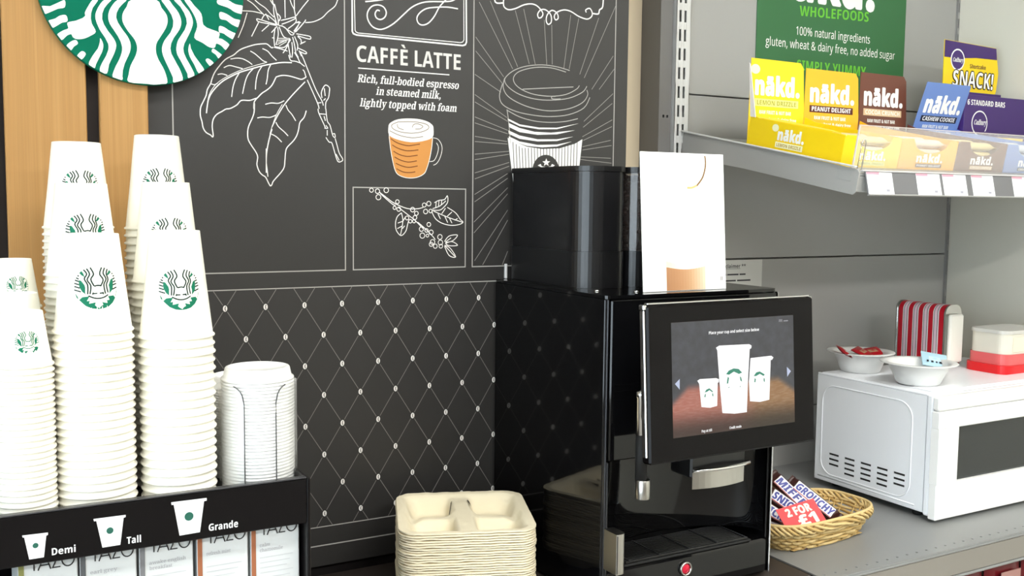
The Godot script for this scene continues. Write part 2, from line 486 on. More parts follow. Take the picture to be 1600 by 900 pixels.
func add_tube(st: SurfaceTool, pts: Array, r: float, seg := 8, flat := 1.0, closed := false) -> void:
	var n := pts.size()
	var rings := []
	for i in n:
		var p: Vector3 = pts[i]
		var nx: Vector3 = pts[(i + 1) % n] if closed else pts[mini(i + 1, n - 1)]
		var pv: Vector3 = pts[(i - 1 + n) % n] if closed else pts[maxi(i - 1, 0)]
		var t := (nx - pv).normalized()
		var side := t.cross(Vector3.UP)
		if side.length() < 0.05:
			side = t.cross(Vector3.RIGHT)
		side = side.normalized()
		var up := side.cross(t).normalized()
		var ring := []
		for k in seg:
			var a := TAU * k / seg
			ring.append(p + side * cos(a) * r * flat + up * sin(a) * r)
		rings.append(ring)
	for i in (n if closed else n - 1):
		for k in seg:
			var j := (i + 1) % n
			quad(st, rings[i][k], rings[i][(k + 1) % seg], rings[j][(k + 1) % seg], rings[j][k])
	if not closed:
		for k in range(1, seg - 1):
			tri(st, rings[0][0], rings[0][k + 1], rings[0][k])
			tri(st, rings[n - 1][0], rings[n - 1][k], rings[n - 1][k + 1])

func tube(pts: Array, r: float, seg := 8, smooth := true) -> ArrayMesh:
	var st := begin(smooth)
	add_tube(st, pts, r, seg)
	return finish(st)

# a polygon in x, y pushed out along z
func add_prism(st: SurfaceTool, poly: PackedVector2Array, z0: float, z1: float, xf := Transform3D()) -> void:
	var idx := Geometry2D.triangulate_polygon(poly)
	for i in range(0, idx.size(), 3):
		var a := poly[idx[i]]
		var b := poly[idx[i + 1]]
		var c := poly[idx[i + 2]]
		tri(st, xf * Vector3(a.x, a.y, z1), xf * Vector3(b.x, b.y, z1), xf * Vector3(c.x, c.y, z1))
		tri(st, xf * Vector3(c.x, c.y, z0), xf * Vector3(b.x, b.y, z0), xf * Vector3(a.x, a.y, z0))
	for i in poly.size():
		var a := poly[i]
		var b := poly[(i + 1) % poly.size()]
		quad(st, xf * Vector3(a.x, a.y, z0), xf * Vector3(b.x, b.y, z0), xf * Vector3(b.x, b.y, z1), xf * Vector3(a.x, a.y, z1))

func prism(poly: PackedVector2Array, z0: float, z1: float, xf := Transform3D()) -> ArrayMesh:
	var st := begin()
	add_prism(st, poly, z0, z1, xf)
	return finish(st)

# outline of a rectangle with round corners
func round_rect(x0: float, y0: float, x1: float, y1: float, r: float, n := 5) -> PackedVector2Array:
	var out := PackedVector2Array()
	for c in [[x1 - r, y1 - r, 0.0], [x0 + r, y1 - r, 0.5], [x0 + r, y0 + r, 1.0], [x1 - r, y0 + r, 1.5]]:
		for k in n + 1:
			var a: float = (c[2] + 0.5 * k / n) * PI
			out.append(Vector2(c[0] + cos(a) * r, c[1] + sin(a) * r))
	return out

# ---------------------------------------------------------------- helpers: flat print on a surface
# A print is a set of thin ink shapes per colour; place(point, layer) puts a point of the artwork on the surface.
class Ink:
	var tools := {}
	var place: Callable
	func st(m: Material) -> SurfaceTool:
		if not tools.has(m):
			var s := SurfaceTool.new()
			s.begin(Mesh.PRIMITIVE_TRIANGLES)
			s.set_smooth_group(-1)
			tools[m] = s
		return tools[m]

func ink_on(xf: Transform3D) -> Ink:
	var k := Ink.new()
	k.place = func(p: Vector2, layer: float) -> Vector3: return xf * Vector3(p.x, p.y, 0.0004 + layer * 0.00025)
	return k

func ink_done(k: Ink, parent: Node, called: String) -> void:
	for m in k.tools:
		var s: SurfaceTool = k.tools[m]
		part(parent, called, finish(s), m)

func ink_poly(k: Ink, m: Material, poly: PackedVector2Array, layer := 0.0) -> void:
	var idx := Geometry2D.triangulate_polygon(poly)
	if idx.is_empty():
		for i in range(1, poly.size() - 1):
			idx.append_array([0, i, i + 1])
	var s := k.st(m)
	for i in idx:
		s.add_vertex(k.place.call(poly[i], layer))

func ink_disc(k: Ink, m: Material, c: Vector2, rx: float, ry: float, layer := 0.0, seg := 24) -> void:
	var poly := PackedVector2Array()
	for i in seg:
		poly.append(c + Vector2(cos(TAU * i / seg) * rx, sin(TAU * i / seg) * ry))
	ink_poly(k, m, poly, layer)

func ink_rect(k: Ink, m: Material, x0: float, y0: float, x1: float, y1: float, layer := 0.0) -> void:
	ink_poly(k, m, PackedVector2Array([Vector2(x0, y0), Vector2(x1, y0), Vector2(x1, y1), Vector2(x0, y1)]), layer)

func ink_line(k: Ink, m: Material, pts: PackedVector2Array, w: float, layer := 0.0, closed := false) -> void:
	var n := pts.size()
	if n < 2:
		return
	var s := k.st(m)
	var left := PackedVector2Array()
	var right := PackedVector2Array()
	for i in n:
		var a := pts[(i - 1 + n) % n] if closed or i > 0 else pts[i]
		var b := pts[(i + 1) % n] if closed or i < n - 1 else pts[i]
		var d1 := (pts[i] - a).normalized()
		var d2 := (b - pts[i]).normalized()
		var t := (d1 + d2).normalized()
		if t.length() < 0.1:
			t = d2 if d2.length() > 0.1 else d1
		var nrm := Vector2(-t.y, t.x)
		var ref := d2 if d2.length() > 0.1 else d1
		var grow := 1.0 / maxf(0.55, absf(nrm.dot(Vector2(-ref.y, ref.x))))
		left.append(pts[i] + nrm * w * 0.5 * grow)
		right.append(pts[i] - nrm * w * 0.5 * grow)
	for i in (n if closed else n - 1):
		var j := (i + 1) % n
		var v := [k.place.call(left[i], layer), k.place.call(left[j], layer), k.place.call(right[j], layer), k.place.call(right[i], layer)]
		quad(s, v[0], v[1], v[2], v[3])

func curve(pts: PackedVector2Array, steps := 5, closed := false) -> PackedVector2Array:
	if pts.size() < 3:
		return pts
	var out := PackedVector2Array()
	var n := pts.size()
	for i in (n if closed else n - 1):
		var p0 := pts[(i - 1 + n) % n] if closed else pts[maxi(i - 1, 0)]
		var p1 := pts[i]
		var p2 := pts[(i + 1) % n]
		var p3 := pts[(i + 2) % n] if closed else pts[mini(i + 2, n - 1)]
		for s in steps:
			out.append(p1.cubic_interpolate(p2, p0, p3, float(s) / steps))
	if not closed:
		out.append(pts[n - 1])
	return out

# artwork rows are [line width in mm, x, y, x, y, ...] in tenths of a millimetre
func row_points(row: Array, unit := 0.0001) -> PackedVector2Array:
	var out := PackedVector2Array()
	for i in range(1, row.size(), 2):
		out.append(Vector2(row[i], row[i + 1]) * unit)
	return out

func ink_rows(k: Ink, m: Material, rows: Array, layer := 0.0, wide := 1.0, smooth := true) -> void:
	for row: Array in rows:
		var p := row_points(row)
		ink_line(k, m, curve(p, 4) if smooth else p, row[0] * 0.001 * wide, layer)

func font(called: String) -> Font:
	if not fonts.has(called):
		var f := SystemFont.new()
		var bits := called.split("|")
		f.font_names = PackedStringArray([bits[0]])
		f.font_weight = 700 if bits.size() > 1 else 400
		fonts[called] = f
	return fonts[called]

func text_shape(words: String, face: String) -> TextMesh:
	var t := TextMesh.new()
	t.font = font(face)
	t.font_size = 64
	t.pixel_size = 0.01
	t.depth = 0.0
	t.curve_step = 1.0
	t.text = words
	t.horizontal_alignment = HORIZONTAL_ALIGNMENT_LEFT
	t.vertical_alignment = VERTICAL_ALIGNMENT_BOTTOM
	return t

# words from x0 to x1 on a baseline y0 (y1 at the right end), capitals h high
func ink_text(k: Ink, m: Material, words: String, face: String, x0: float, x1: float, y0: float, h: float, layer := 0.0, slant := 0.0, y1 := INF) -> void:
	var cap := text_shape("H", face).get_aabb()
	var t := text_shape(words, face)
	var box := t.get_aabb()
	if box.size.x <= 0.0:
		return
	var arr: Array = t.get_mesh_arrays()
	var v: PackedVector3Array = arr[Mesh.ARRAY_VERTEX]
	var idx = arr[Mesh.ARRAY_INDEX]
	var order: PackedInt32Array = idx if idx != null and idx.size() else PackedInt32Array(range(v.size()))
	var sx := (x1 - x0) / box.size.x
	var sy := h / cap.size.y
	var base := cap.position.y
	var rise := 0.0 if y1 == INF else (y1 - y0) / (x1 - x0)
	var s := k.st(m)
	for i in order:
		var y := (v[i].y - base) * sy
		var x := (v[i].x - box.position.x) * sx + slant * y
		s.add_vertex(k.place.call(Vector2(x0 + x, y0 + y + rise * x), layer))

# the same with swollen strokes, as rounded display lettering has
func ink_bold(k: Ink, m: Material, words: String, x0: float, x1: float, y0: float, h: float, off: float, layer := 0.0, slant := 0.0) -> void:
	for i in 8:
		var d := Vector2(cos(TAU * i / 8), sin(TAU * i / 8)) * off
		ink_text(k, m, words, "Droid Sans|b", x0 + d.x, x1 + d.x, y0 + d.y, h, layer + 0.02 * i, slant)

# ---------------------------------------------------------------- computed textures
func noise(freq: float, octaves := 3, sd := 1) -> FastNoiseLite:
	var n := FastNoiseLite.new()
	n.seed = sd
	n.frequency = freq
	n.fractal_octaves = octaves
	return n

func wood_texture() -> ImageTexture:
	var w := 256
	var h := 512
	var im := Image.create(w, h, false, Image.FORMAT_RGB8)
	var n1 := noise(0.035, 3, 3)
	var n2 := noise(0.2, 2, 9)
	for y in h:
		for x in w:
			var warp := n1.get_noise_2d(x * 0.5, y * 0.05) * 9.0
			var ring := 0.5 + 0.5 * sin(x * 0.16 + warp)
			var fine := n2.get_noise_2d(x * 2.2, y * 0.06)
			var v := 0.90 + 0.035 * ring * ring + 0.045 * fine
			im.set_pixel(x, y, Color(v, v * (0.975 + 0.015 * ring), v * (0.92 + 0.04 * ring)))
	return ImageTexture.create_from_image(im)

func speck_texture(freq: float, lo: float, hi: float, sd: int) -> ImageTexture:
	var im := Image.create(256, 256, false, Image.FORMAT_RGB8)
	var n := noise(freq, 4, sd)
	for y in 256:
		for x in 256:
			var v := lerpf(lo, hi, clampf(0.5 + n.get_noise_2d(x, y), 0.0, 1.0))
			im.set_pixel(x, y, Color(v, v, v))
	return ImageTexture.create_from_image(im)

# ---------------------------------------------------------------- the room
func build_room() -> void:
	var floor_m := mat("floor_vinyl", Color(0.62, 0.60, 0.57), 0.45)
	floor_m.albedo_texture = speck_texture(0.08, 0.86, 1.0, 5)
	floor_m.uv1_triplanar = true
	floor_m.uv1_scale = Vector3(1.5, 1.5, 1.5)
	var paint := mat("wall_paint", Color(0.80, 0.79, 0.76), 0.85)
	var ceil_m := mat("ceiling_tile", Color(0.86, 0.86, 0.84), 0.9)
	structure("floor", rbox(Vector3(-2.3, -0.08, -0.36), Vector3(2.6, 0.0, 5.1), 0.001), floor_m)
	structure("ceiling", rbox(Vector3(-2.3, 2.7505, -0.36), Vector3(2.6, 2.85, 5.1), 0.001), ceil_m)
	# left wall with the shop window that lets the daylight in
	var wl := Node3D.new()
	wl.name = "wall_left"
	wl.set_meta("kind", "structure")
	add_child(wl)
	part(wl, "surface", rbox(Vector3(-2.3, 0, -0.36), Vector3(-2.2, 2.75, 0.8), 0.001), paint)
	part(wl, "surface", rbox(Vector3(-2.3, 0, 4.2), Vector3(-2.2, 2.75, 5.1), 0.001), paint)
	part(wl, "surface", rbox(Vector3(-2.3, 0, 0.801), Vector3(-2.2, 0.45, 4.199), 0.001), paint)
	part(wl, "surface", rbox(Vector3(-2.3, 2.45, 0.801), Vector3(-2.2, 2.75, 4.199), 0.001), paint)
	var win := Node3D.new()
	win.name = "window_1"
	win.set_meta("kind", "structure")
	add_child(win)
	var alu := mat("window_alu", Color(0.75, 0.75, 0.75), 0.4, 0.6)
	for z in [0.803, 1.915, 3.035, 4.147]:
		part(win, "mullion", rbox(Vector3(-2.28, 0.455, z), Vector3(-2.22, 2.445, z + 0.05), 0.003), alu)
	for z in [0.854, 1.966, 3.086]:
		part(win, "pane", rbox(Vector3(-2.253, 0.456, z), Vector3(-2.247, 2.444, z + 1.060), 0.0005), clear("window_glass", Color(0.95, 0.97, 0.97), 0.06))
	structure("wall_front", rbox(Vector3(-2.2, 0, 5.0), Vector3(2.5, 2.75, 5.1), 0.001), mat("far_wall", Color(0.46, 0.44, 0.41), 0.8))
	var wr := Node3D.new()
	wr.name = "wall_right"
	wr.set_meta("kind", "structure")
	add_child(wr)
	part(wr, "surface", rbox(Vector3(2.394, 0, -0.26), Vector3(2.5, 2.75, 5.0), 0.001), mat("side_wall", Color(0.87, 0.855, 0.80), 0.75))
	var wb := Node3D.new()
	wb.name = "wall_back"
	wb.set_meta("kind", "structure")
	add_child(wb)
	part(wb, "surface", rbox(Vector3(-2.2, 0, -0.36), Vector3(2.5, 2.75, -0.26), 0.001), mat("rear_paint", Color(0.88, 0.82, 0.71), 0.85))
	part(wb, "backing", rbox(Vector3(-1.2, 0.0, -0.26), Vector3(0.272, 2.6, 0.0), 0.001), mat("backing_black", Color(0.15, 0.13, 0.13), 0.8))
	part(wb, "backing", rbox(Vector3(0.274, 0.0, -0.26), Vector3(1.15, 2.6, -0.02), 0.001), mat("backing_black"))
	var wood := mat("plank_wood", Color(0.735, 0.56, 0.33), 0.6)
	wood.albedo_texture = wood_texture()
	wood.uv1_triplanar = true
	wood.uv1_scale = Vector3(4.0, 0.42, 4.0)
	wood.uv1_offset = Vector3(0.0, 0.1, 0.0)
	for x in [[-0.045, 0.062], [-0.23, -0.063], [0.0795, 0.1865], [0.2045, 0.2715]]:
		part(wb, "plank", rbox(Vector3(x[0], 0.87, 0.0005), Vector3(x[1], 2.6, 0.02), 0.0015), wood)

# ---------------------------------------------------------------- mural board with printed drawings
func build_mural() -> void:
	var t := thing("mural_board", "black mural board with chalk drawings of coffee and a diamond pattern", "board", Vector3.ZERO)
	var face := mat("mural_face", Color(0.17, 0.165, 0.16), 0.48, 0.0, 0.5)
	part(t, "board", rbox(Vector3(0.2735, 0.876, -0.0195), Vector3(1.161, 2.6, 0.0), 0.001), face)
	var chalk := mat("chalk_white", Color(0.93, 0.92, 0.90), 0.8)
	var chalk2 := mat("chalk_grey", Color(0.66, 0.65, 0.63), 0.8)
	var k := ink_on(Transform3D())
	# panel lines
	var top := 2.45
	var rect := func(x0: float, y0: float, x1: float, y1: float, w: float) -> void:
		ink_line(k, chalk2, PackedVector2Array([Vector2(x0, y0), Vector2(x1, y0), Vector2(x1, y1), Vector2(x0, y1)]), w, 0.0, true)
	rect.call(0.3104, 1.381, 0.586, top, 0.0019)
	rect.call(0.600, 1.381, 0.8113, 1.5196, 0.0019)
	rect.call(0.8255, 1.381, 1.130, top, 0.0019)
	ink_line(k, chalk2, PackedVector2Array([Vector2(0.3104, 1.3537), Vector2(1.13, 1.3537)]), 0.0017)
	ink_line(k, chalk2, PackedVector2Array([Vector2(0.3104, 0.945), Vector2(1.13, 0.945)]), 0.0017)
	ink_line(k, chalk2, PackedVector2Array([Vector2(0.3104, 0.9125), Vector2(1.13, 0.9125)]), 0.0021)
	ink_done(k, t, "panel_line_print")
	# diamonds and coffee beans
	k = ink_on(Transform3D())
	var spots := []
	var dx := 0.06486
	var dy := 0.05096
	var clip := Rect2(0.3104, 0.945, 0.82, 0.4087)
	for row in range(-1, 9):
		for col in range(-2, 13):
			var p := Vector2(0.3849 + dx * (col + (0.5 if row % 2 != 0 else 0.0)), 1.3245 - dy * row)
			for q in [p + Vector2(dx * 0.5, -dy), p + Vector2(-dx * 0.5, -dy)]:
				var seg := Geometry2D.intersect_polyline_with_polygon(PackedVector2Array([p, q]), PackedVector2Array([clip.position, Vector2(clip.end.x, clip.position.y), clip.end, Vector2(clip.position.x, clip.end.y)]))
				for s in seg:
					ink_line(k, mat("chalk_dim", Color(0.50, 0.485, 0.47), 0.8), s, 0.0010)
			if clip.grow(-0.006).has_point(p):
				spots.append(p)
	ink_done(k, t, "diamond_print")
	k = ink_on(Transform3D())
	for p: Vector2 in spots:
		ink_disc(k, face, p, 0.0062, 0.0068, 1.0, 14)
		ink_disc(k, chalk, p, 0.0035, 0.0050, 2.0, 14)
		ink_line(k, face, PackedVector2Array([p + Vector2(0.0006, -0.0036), p + Vector2(-0.0003, 0.0), p + Vector2(0.0006, 0.0036)]), 0.0013, 3.0)
	ink_done(k, t, "bean_print")
	# coffee plant
	k = ink_on(Transform3D())
	ink_rows(k, chalk, ART_LEAF, 0.0, 0.74)
	ink_done(k, t, "leaf_drawing")
	# scroll frame and words
	k = ink_on(Transform3D())
	ink_rows(k, chalk, ART_SCROLL, 0.0, 0.9)
	for rows in [ART_FRAMEO, ART_FRAMEI]:
		var p := row_points(rows[0])
		p.insert(0, Vector2(p[0].x, 2.2))
		p.append(Vector2(p[p.size() - 1].x, 2.2))
		ink_line(k, chalk, p, rows[0][0] * 0.001 * 0.85)
	ink_done(k, t, "scroll_drawing")
	k = ink_on(Transform3D())
	ink_text(k, mat("chalk_letter", Color(0.80, 0.79, 0.77), 0.8), "CAFFÈ LATTE", "Droid Sans|b", 0.6068, 0.7999, 1.7276, 0.0265)
	ink_line(k, chalk, PackedVector2Array([Vector2(0.6096, 1.7172), Vector2(0.778, 1.7178)]), 0.0017)
	ink_text(k, chalk, "Rich, full-bodied espresso", "Droid Serif|b", 0.6080, 0.7955, 1.6942, 0.0128, 0.0, 0.2)
	ink_text(k, chalk, "in steamed milk,", "Droid Serif|b", 0.6410, 0.7610, 1.6752, 0.0128, 0.0, 0.2)
	ink_text(k, chalk, "lightly topped with foam", "Droid Serif|b", 0.6120, 0.7920, 1.6545, 0.0128, 0.0, 0.2)
	ink_done(k, t, "lettering")
	# glass of latte
	k = ink_on(Transform3D())
	ink_poly(k, mat("latte_orange", Color(0.78, 0.53, 0.26), 0.8), curve(row_points(ART_MUG_BODY[0]), 3, true), 0.0)
	ink_poly(k, mat("foam_white", Color(0.90, 0.88, 0.85), 0.8), curve(row_points(ART_MUG_FOAM[0]), 3, true), 1.0)
	ink_rows(k, mat("latte_brown", Color(0.45, 0.24, 0.09), 0.8), ART_MUG_LINE, 1.0, 1.7)
	ink_rows(k, mat("foam_line", Color(0.42, 0.35, 0.28), 0.8), ART_MUG_GREY, 2.0, 1.7)
	ink_rows(k, chalk, ART_MUG_WHITE, 1.0, 1.0)
	ink_done(k, t, "latte_glass_drawing")
	# berry branch
	k = ink_on(Transform3D())
	ink_rows(k, chalk, ART_BRANCH, 0.0, 0.85)
	for c in ART_CHERRY:
		var ring := PackedVector2Array()
		for i in 12:
			ring.append(Vector2(c[0], c[1]) * 0.0001 + Vector2(cos(TAU * i / 12), sin(TAU * i / 12)) * c[2] * 0.00009)
		ink_line(k, chalk, ring, 0.0012, 0.5, true)
	ink_done(k, t, "branch_drawing")
	# takeaway cup with rays
	k = ink_on(Transform3D())
	ink_rows(k, mat("chalk_ray", Color(0.58, 0.57, 0.55), 0.8), ART_RAYS, 0.0, 0.75, false)
	ink_done(k, t, "ray_drawing")
	k = ink_on(Transform3D())
	ink_rows(k, chalk2, ART_CUPL, 0.0, 0.85)
	for row: Array in ART_CUPW:
		ink_poly(k, chalk, row_points(row), 0.0)
	ink_rows(k, face, ART_CUPK, 1.0, 1.5, false)
	ink_disc(k, face, Vector2(0.9779, 1.5563), 0.0292, 0.0292, 2.0, 32)
	for row: Array in ART_CUPSTAR:
		ink_poly(k, chalk, row_points(row), 3.0)
	ink_done(k, t, "takeaway_cup_drawing")
	k = ink_on(Transform3D())
	ink_rows(k, chalk, ART_ORN, 0.0, 0.9)
	ink_done(k, t, "ornament_drawing")

# ---------------------------------------------------------------- round emblem
func build_wall_sign() -> void:
	var c := Vector2(0.2674, 1.8092)
	var r := 0.1452
	var t := thing("wall_sign", "large round green and white emblem sign over the wooden planks", "sign", Vector3(c.x, c.y, 0.0215))
	var green := mat("emblem_green", Color(0.0, 0.40, 0.30), 0.5, 0.0, 0.2)
	var white := mat("emblem_white", Color(0.95, 0.95, 0.94), 0.4)
	var st := begin()
	add_lathe(st, [Vector2(0, -0.002), Vector2(r - 0.001, -0.002), Vector2(r, -0.001), Vector2(r, 0.0085), Vector2(r - 0.001, 0.0095), Vector2(0, 0.0095)], 96)
	var disc := part(t, "disc", finish(st), green)
	disc.rotation_degrees.x = 90
	var k := ink_on(Transform3D(Basis(), Vector3(0, 0, 0.0096)))
	var rim := PackedVector2Array()
	for i in 96:
		rim.append(Vector2(cos(TAU * i / 96), sin(TAU * i / 96)) * (r - 0.0008))
	for row: Array in ART_SIGN:
		var p := curve(row_points(row), 3, true)
		var q := PackedVector2Array()
		for v in p:
			q.append((v - c))
		for cut in Geometry2D.intersect_polygons(q, rim):
			ink_poly(k, white, cut, 0.0)
	# the emblem goes on above: hair bands, brow and crown
	for s in [-1.0, 1.0]:
		for j in 3:
			var band := PackedVector2Array()
			for i in 9:
				var y := -0.0055 + 0.0075 * i
				band.append(Vector2(s * (0.036 + 0.0155 * j + 0.005 * sin(i * 0.9)), y))
			ink_line(k, white, band, 0.0085)
		for i in 4:
			ink_line(k, white, PackedVector2Array([Vector2(s * 0.098, 0.010 + 0.019 * i), Vector2(s * 0.112, 0.012 + 0.019 * i), Vector2(s * (0.136 - 0.006 * i), 0.006 + 0.019 * i)]), 0.009)
	ink_disc(k, white, Vector2(0, 0.022), 0.029, 0.040, 0.0, 32)
	ink_poly(k, white, PackedVector2Array([Vector2(-0.04, 0.070), Vector2(0.04, 0.070), Vector2(0.05, 0.100), Vector2(0.024, 0.088), Vector2(0, 0.118), Vector2(-0.024, 0.088), Vector2(-0.05, 0.100)]), 0.0)
	ink_done(k, t, "emblem_print")

# ---------------------------------------------------------------- counter under the left part
func build_counter() -> void:
	var t := thing("counter", "dark laminate counter below the black mural board", "counter", Vector3.ZERO)
	part(t, "worktop", rbox(Vector3(-1.2, 0.832, 0.0005), Vector3(1.285, 0.862, 0.398), 0.003), mat("laminate_dark", Color(0.19, 0.165, 0.15), 0.4))
	part(t, "cabinet", rbox(Vector3(-1.19, 0.0, 0.001), Vector3(1.275, 0.8315, 0.36), 0.002), mat("cabinet_black", Color(0.12, 0.12, 0.12), 0.6))
	part(t, "edge_strip", rbox(Vector3(-1.2, 0.834, 0.3985), Vector3(1.285, 0.860, 0.402), 0.001), mat("strip_grey", Color(0.35, 0.34, 0.33), 0.4))

# ---------------------------------------------------------------- shop shelving at the right
func slotted_post(parent: Node, called: String, x0: float, x1: float, z0: float, z1: float, y0: float, y1: float, cols: Array, pitch: float, start: float, slot_h: float, m: Material) -> void:
	var st := begin()
	# folded sides
	add_rbox(st, Vector3(x0, y0, z0), Vector3(x0 + 0.002, y1, z1), 0.0005)
	add_rbox(st, Vector3(x1 - 0.002, y0, z0), Vector3(x1, y1, z1), 0.0005)
	# front face left between the slots
	var xs := [x0]
	for c in cols:
		xs.append(c[0])
		xs.append(c[1])
	xs.append(x1)
	for i in range(0, xs.size(), 2):
		add_rbox(st, Vector3(xs[i], y0, z1 - 0.002), Vector3(xs[i + 1], y1, z1), 0.0005)
	for c in cols:
		var y := y0
		var s := start
		while s < y1:
			add_rbox(st, Vector3(c[0], y, z1 - 0.002), Vector3(c[1], s, z1), 0.0004)
			y = s + slot_h
			s += pitch
		if y < y1:
			add_rbox(st, Vector3(c[0], y, z1 - 0.002), Vector3(c[1], y1, z1), 0.0004)
	part(parent, called, finish(st), m)

func build_shelving() -> void:
	var t := thing("shelving_unit", "grey metal shop shelving bay holding the microwave", "shelving", Vector3.ZERO)
	var grey := mat("shelf_grey", Color(0.65, 0.648, 0.635), 0.45)
	var pale := mat("post_white", Color(0.83, 0.83, 0.82), 0.4)
	# back panels with open joints
	for i in range(-1, 4):
		var y0 := 0.992 + 0.376 * i
		part(t, "back_panel", rbox(Vector3(1.462, y0 + 0.0015, -0.212), Vector3(2.384, y0 + 0.3745, -0.2), 0.0012), grey)
	part(t, "rear_sheet", rbox(Vector3(1.42, 0.3, -0.258), Vector3(2.39, 2.6, -0.245), 0.001), grey)
	# hollow side panel: folded edges and a front sheet with two drilled holes
	var sp := begin()
	add_rbox(sp, Vector3(1.385, 0.3, -0.2595), Vector3(1.387, 2.6, -0.192), 0.0003)
	add_rbox(sp, Vector3(1.4165, 0.3, -0.2595), Vector3(1.4185, 2.6, -0.192), 0.0003)
	var hx := [1.385, 1.3955, 1.4005, 1.4065, 1.4115, 1.4185]
	var hy := [0.3, 1.6875, 1.6935, 2.6]
	for i in 5:
		for j in 3:
			if not (j == 1 and i % 2 == 1):
				add_rbox(sp, Vector3(hx[i], hy[j], -0.192), Vector3(hx[i + 1], hy[j + 1], -0.19), 0.00003)
	part(t, "side_panel", finish(sp), mat("side_grey", Color(0.45, 0.445, 0.44), 0.5))
	slotted_post(t, "upright", 1.421, 1.461, -0.243, -0.18, 0.3, 2.6, [[1.4285, 1.4345], [1.4425, 1.4485]], 0.0415, 0.3205, 0.0255, pale)
	slotted_post(t, "upright", 2.3855, 2.3935, -0.243, -0.196, 0.3, 2.6, [[2.3885, 2.3915]], 0.0415, 0.315, 0.024, grey)
	# deep bottom shelf
	var steel := mat("bench_grey", Color(0.525, 0.53, 0.525), 0.35)
	part(t, "bench_shelf", bench_mesh(1.316, 2.392, -0.198, 0.402, 0.849), steel)
	part(t, "bench_lip", rbox(Vector3(1.316, 0.7945, 0.3965), Vector3(2.392, 0.839, 0.4005), 0.001), mat("lip_grey", Color(0.52, 0.50, 0.47), 0.3))
	part(t, "bench_edge", rbox(Vector3(1.316, 0.8395, 0.394), Vector3(2.392, 0.8455, 0.4025), 0.002), steel)
	part(t, "lip_foot", rbox(Vector3(1.316, 0.789, 0.3955), Vector3(2.392, 0.794, 0.403), 0.0012), steel)
	part(t, "bench_riser", rbox(Vector3(1.317, 0.78, -0.19), Vector3(1.3195, 0.8455, 0.39), 0.001), mat("riser_dark", Color(0.2, 0.2, 0.2), 0.5))
	part(t, "base_shelf", rbox(Vector3(1.30, 0.55, -0.198), Vector3(2.392, 0.575, 0.39), 0.002), grey)
	part(t, "base_front", rbox(Vector3(1.30, 0.0, 0.36), Vector3(2.392, 0.549, 0.375), 0.002), grey)
	# packets on the shelf below the bench
	for i in 3:
		var x := 1.80 + 0.125 * i
		var p := thing("sweet_packet", ["dark red sweet packet on the shelf under the bench", "dark red sweet packet next along under the bench", "dark red sweet packet at the wall end under the bench"][i], "packet", Vector3(x, 0.575, 0.32), 0.0, "sweet packets under the bench")
		part(p, "pouch", pouch(0.115, 0.20, 0.05), mat("packet_red", Color(0.45, 0.06, 0.10), 0.35))
		part(p, "label_patch", rbox(Vector3(-0.035, 0.09, 0.024), Vector3(0.03, 0.165, 0.0262), 0.001), mat("packet_pink", Color(0.75, 0.55, 0.52), 0.4))

# shelf sheet with a row of small round holes near its front edge
func bench_mesh(x0: float, x1: float, z0: float, z1: float, y: float) -> ArrayMesh:
	var st := begin()
	var hz := 0.3832
	var hr := 0.0026
	add_rbox(st, Vector3(x0, y - 0.003, z0), Vector3(x1, y, hz - 0.005), 0.00002)
	add_rbox(st, Vector3(x0, y - 0.003, hz + 0.005), Vector3(x1, y, z1), 0.00002)
	var x := x0 + 0.0135
	var left := x0
	while x < x1 - 0.014:
		var r0 := x + 0.0135
		var ring := PackedVector2Array()
		for i in 12:
			ring.append(Vector2(x + cos(TAU * i / 12) * hr, hz + sin(TAU * i / 12) * hr))
		var outer := [Vector2(left, hz - 0.005), Vector2(r0, hz - 0.005), Vector2(r0, hz + 0.005), Vector2(left, hz + 0.005)]
		for i in 12:
			var a := ring[i]
			var b := ring[(i + 1) % 12]
			var mid := (a + b) * 0.5 - Vector2(x, hz)
			var far: Vector2
			far = outer[0] if mid.x < 0 and mid.y < 0 else outer[1] if mid.x >= 0 and mid.y < 0 else outer[2] if mid.x >= 0 else outer[3]
			tri(st, Vector3(a.x, y, a.y), Vector3(b.x, y, b.y), Vector3(far.x, y, far.y))
			quad(st, Vector3(a.x, y, a.y), Vector3(b.x, y, b.y), Vector3(b.x, y - 0.003, b.y), Vector3(a.x, y - 0.003, a.y))
		for i in 4:
			var e: Vector2 = outer[i]
			var f: Vector2 = outer[(i + 1) % 4]
			var near := ring[[9, 0, 3, 6][i]]
			tri(st, Vector3(e.x, y, e.y), Vector3(f.x, y, f.y), Vector3(near.x, y, near.y))
		left = r0
		x += 0.027
	add_rbox(st, Vector3(left, y - 0.003, hz - 0.005), Vector3(x1, y, hz + 0.005), 0.00002)
	return finish(st)

# a pillow-shaped bag standing on its bottom seam
func pouch(w: float, h: float, d: float, n := 10) -> ArrayMesh:
	var st := begin(true)
	for s in [-1.0, 1.0]:
		for j in n:
			for i in n:
				var q := []
				for c in [[0, 0], [1, 0], [1, 1], [0, 1]]:
					var u: float = (i + c[0]) / float(n)
					var v: float = (j + c[1]) / float(n)
					var bulge := pow(maxf(0.0, sin(PI * u)), 0.5) * pow(maxf(0.0, sin(PI * clampf((v - 0.03) / 0.94, 0.0, 1.0))), 0.6)
					q.append(Vector3((u - 0.5) * w, v * h, s * (0.0008 + d * 0.5 * bulge)))
				if s > 0:
					quad(st, q[0], q[3], q[2], q[1])
				else:
					quad(st, q[0], q[1], q[2], q[3])
	return finish(st)

# ---------------------------------------------------------------- coffee machine
const PLAN := Basis(Vector3(1, 0, 0), Vector3(0, 0, 1), Vector3(0, 1, 0))

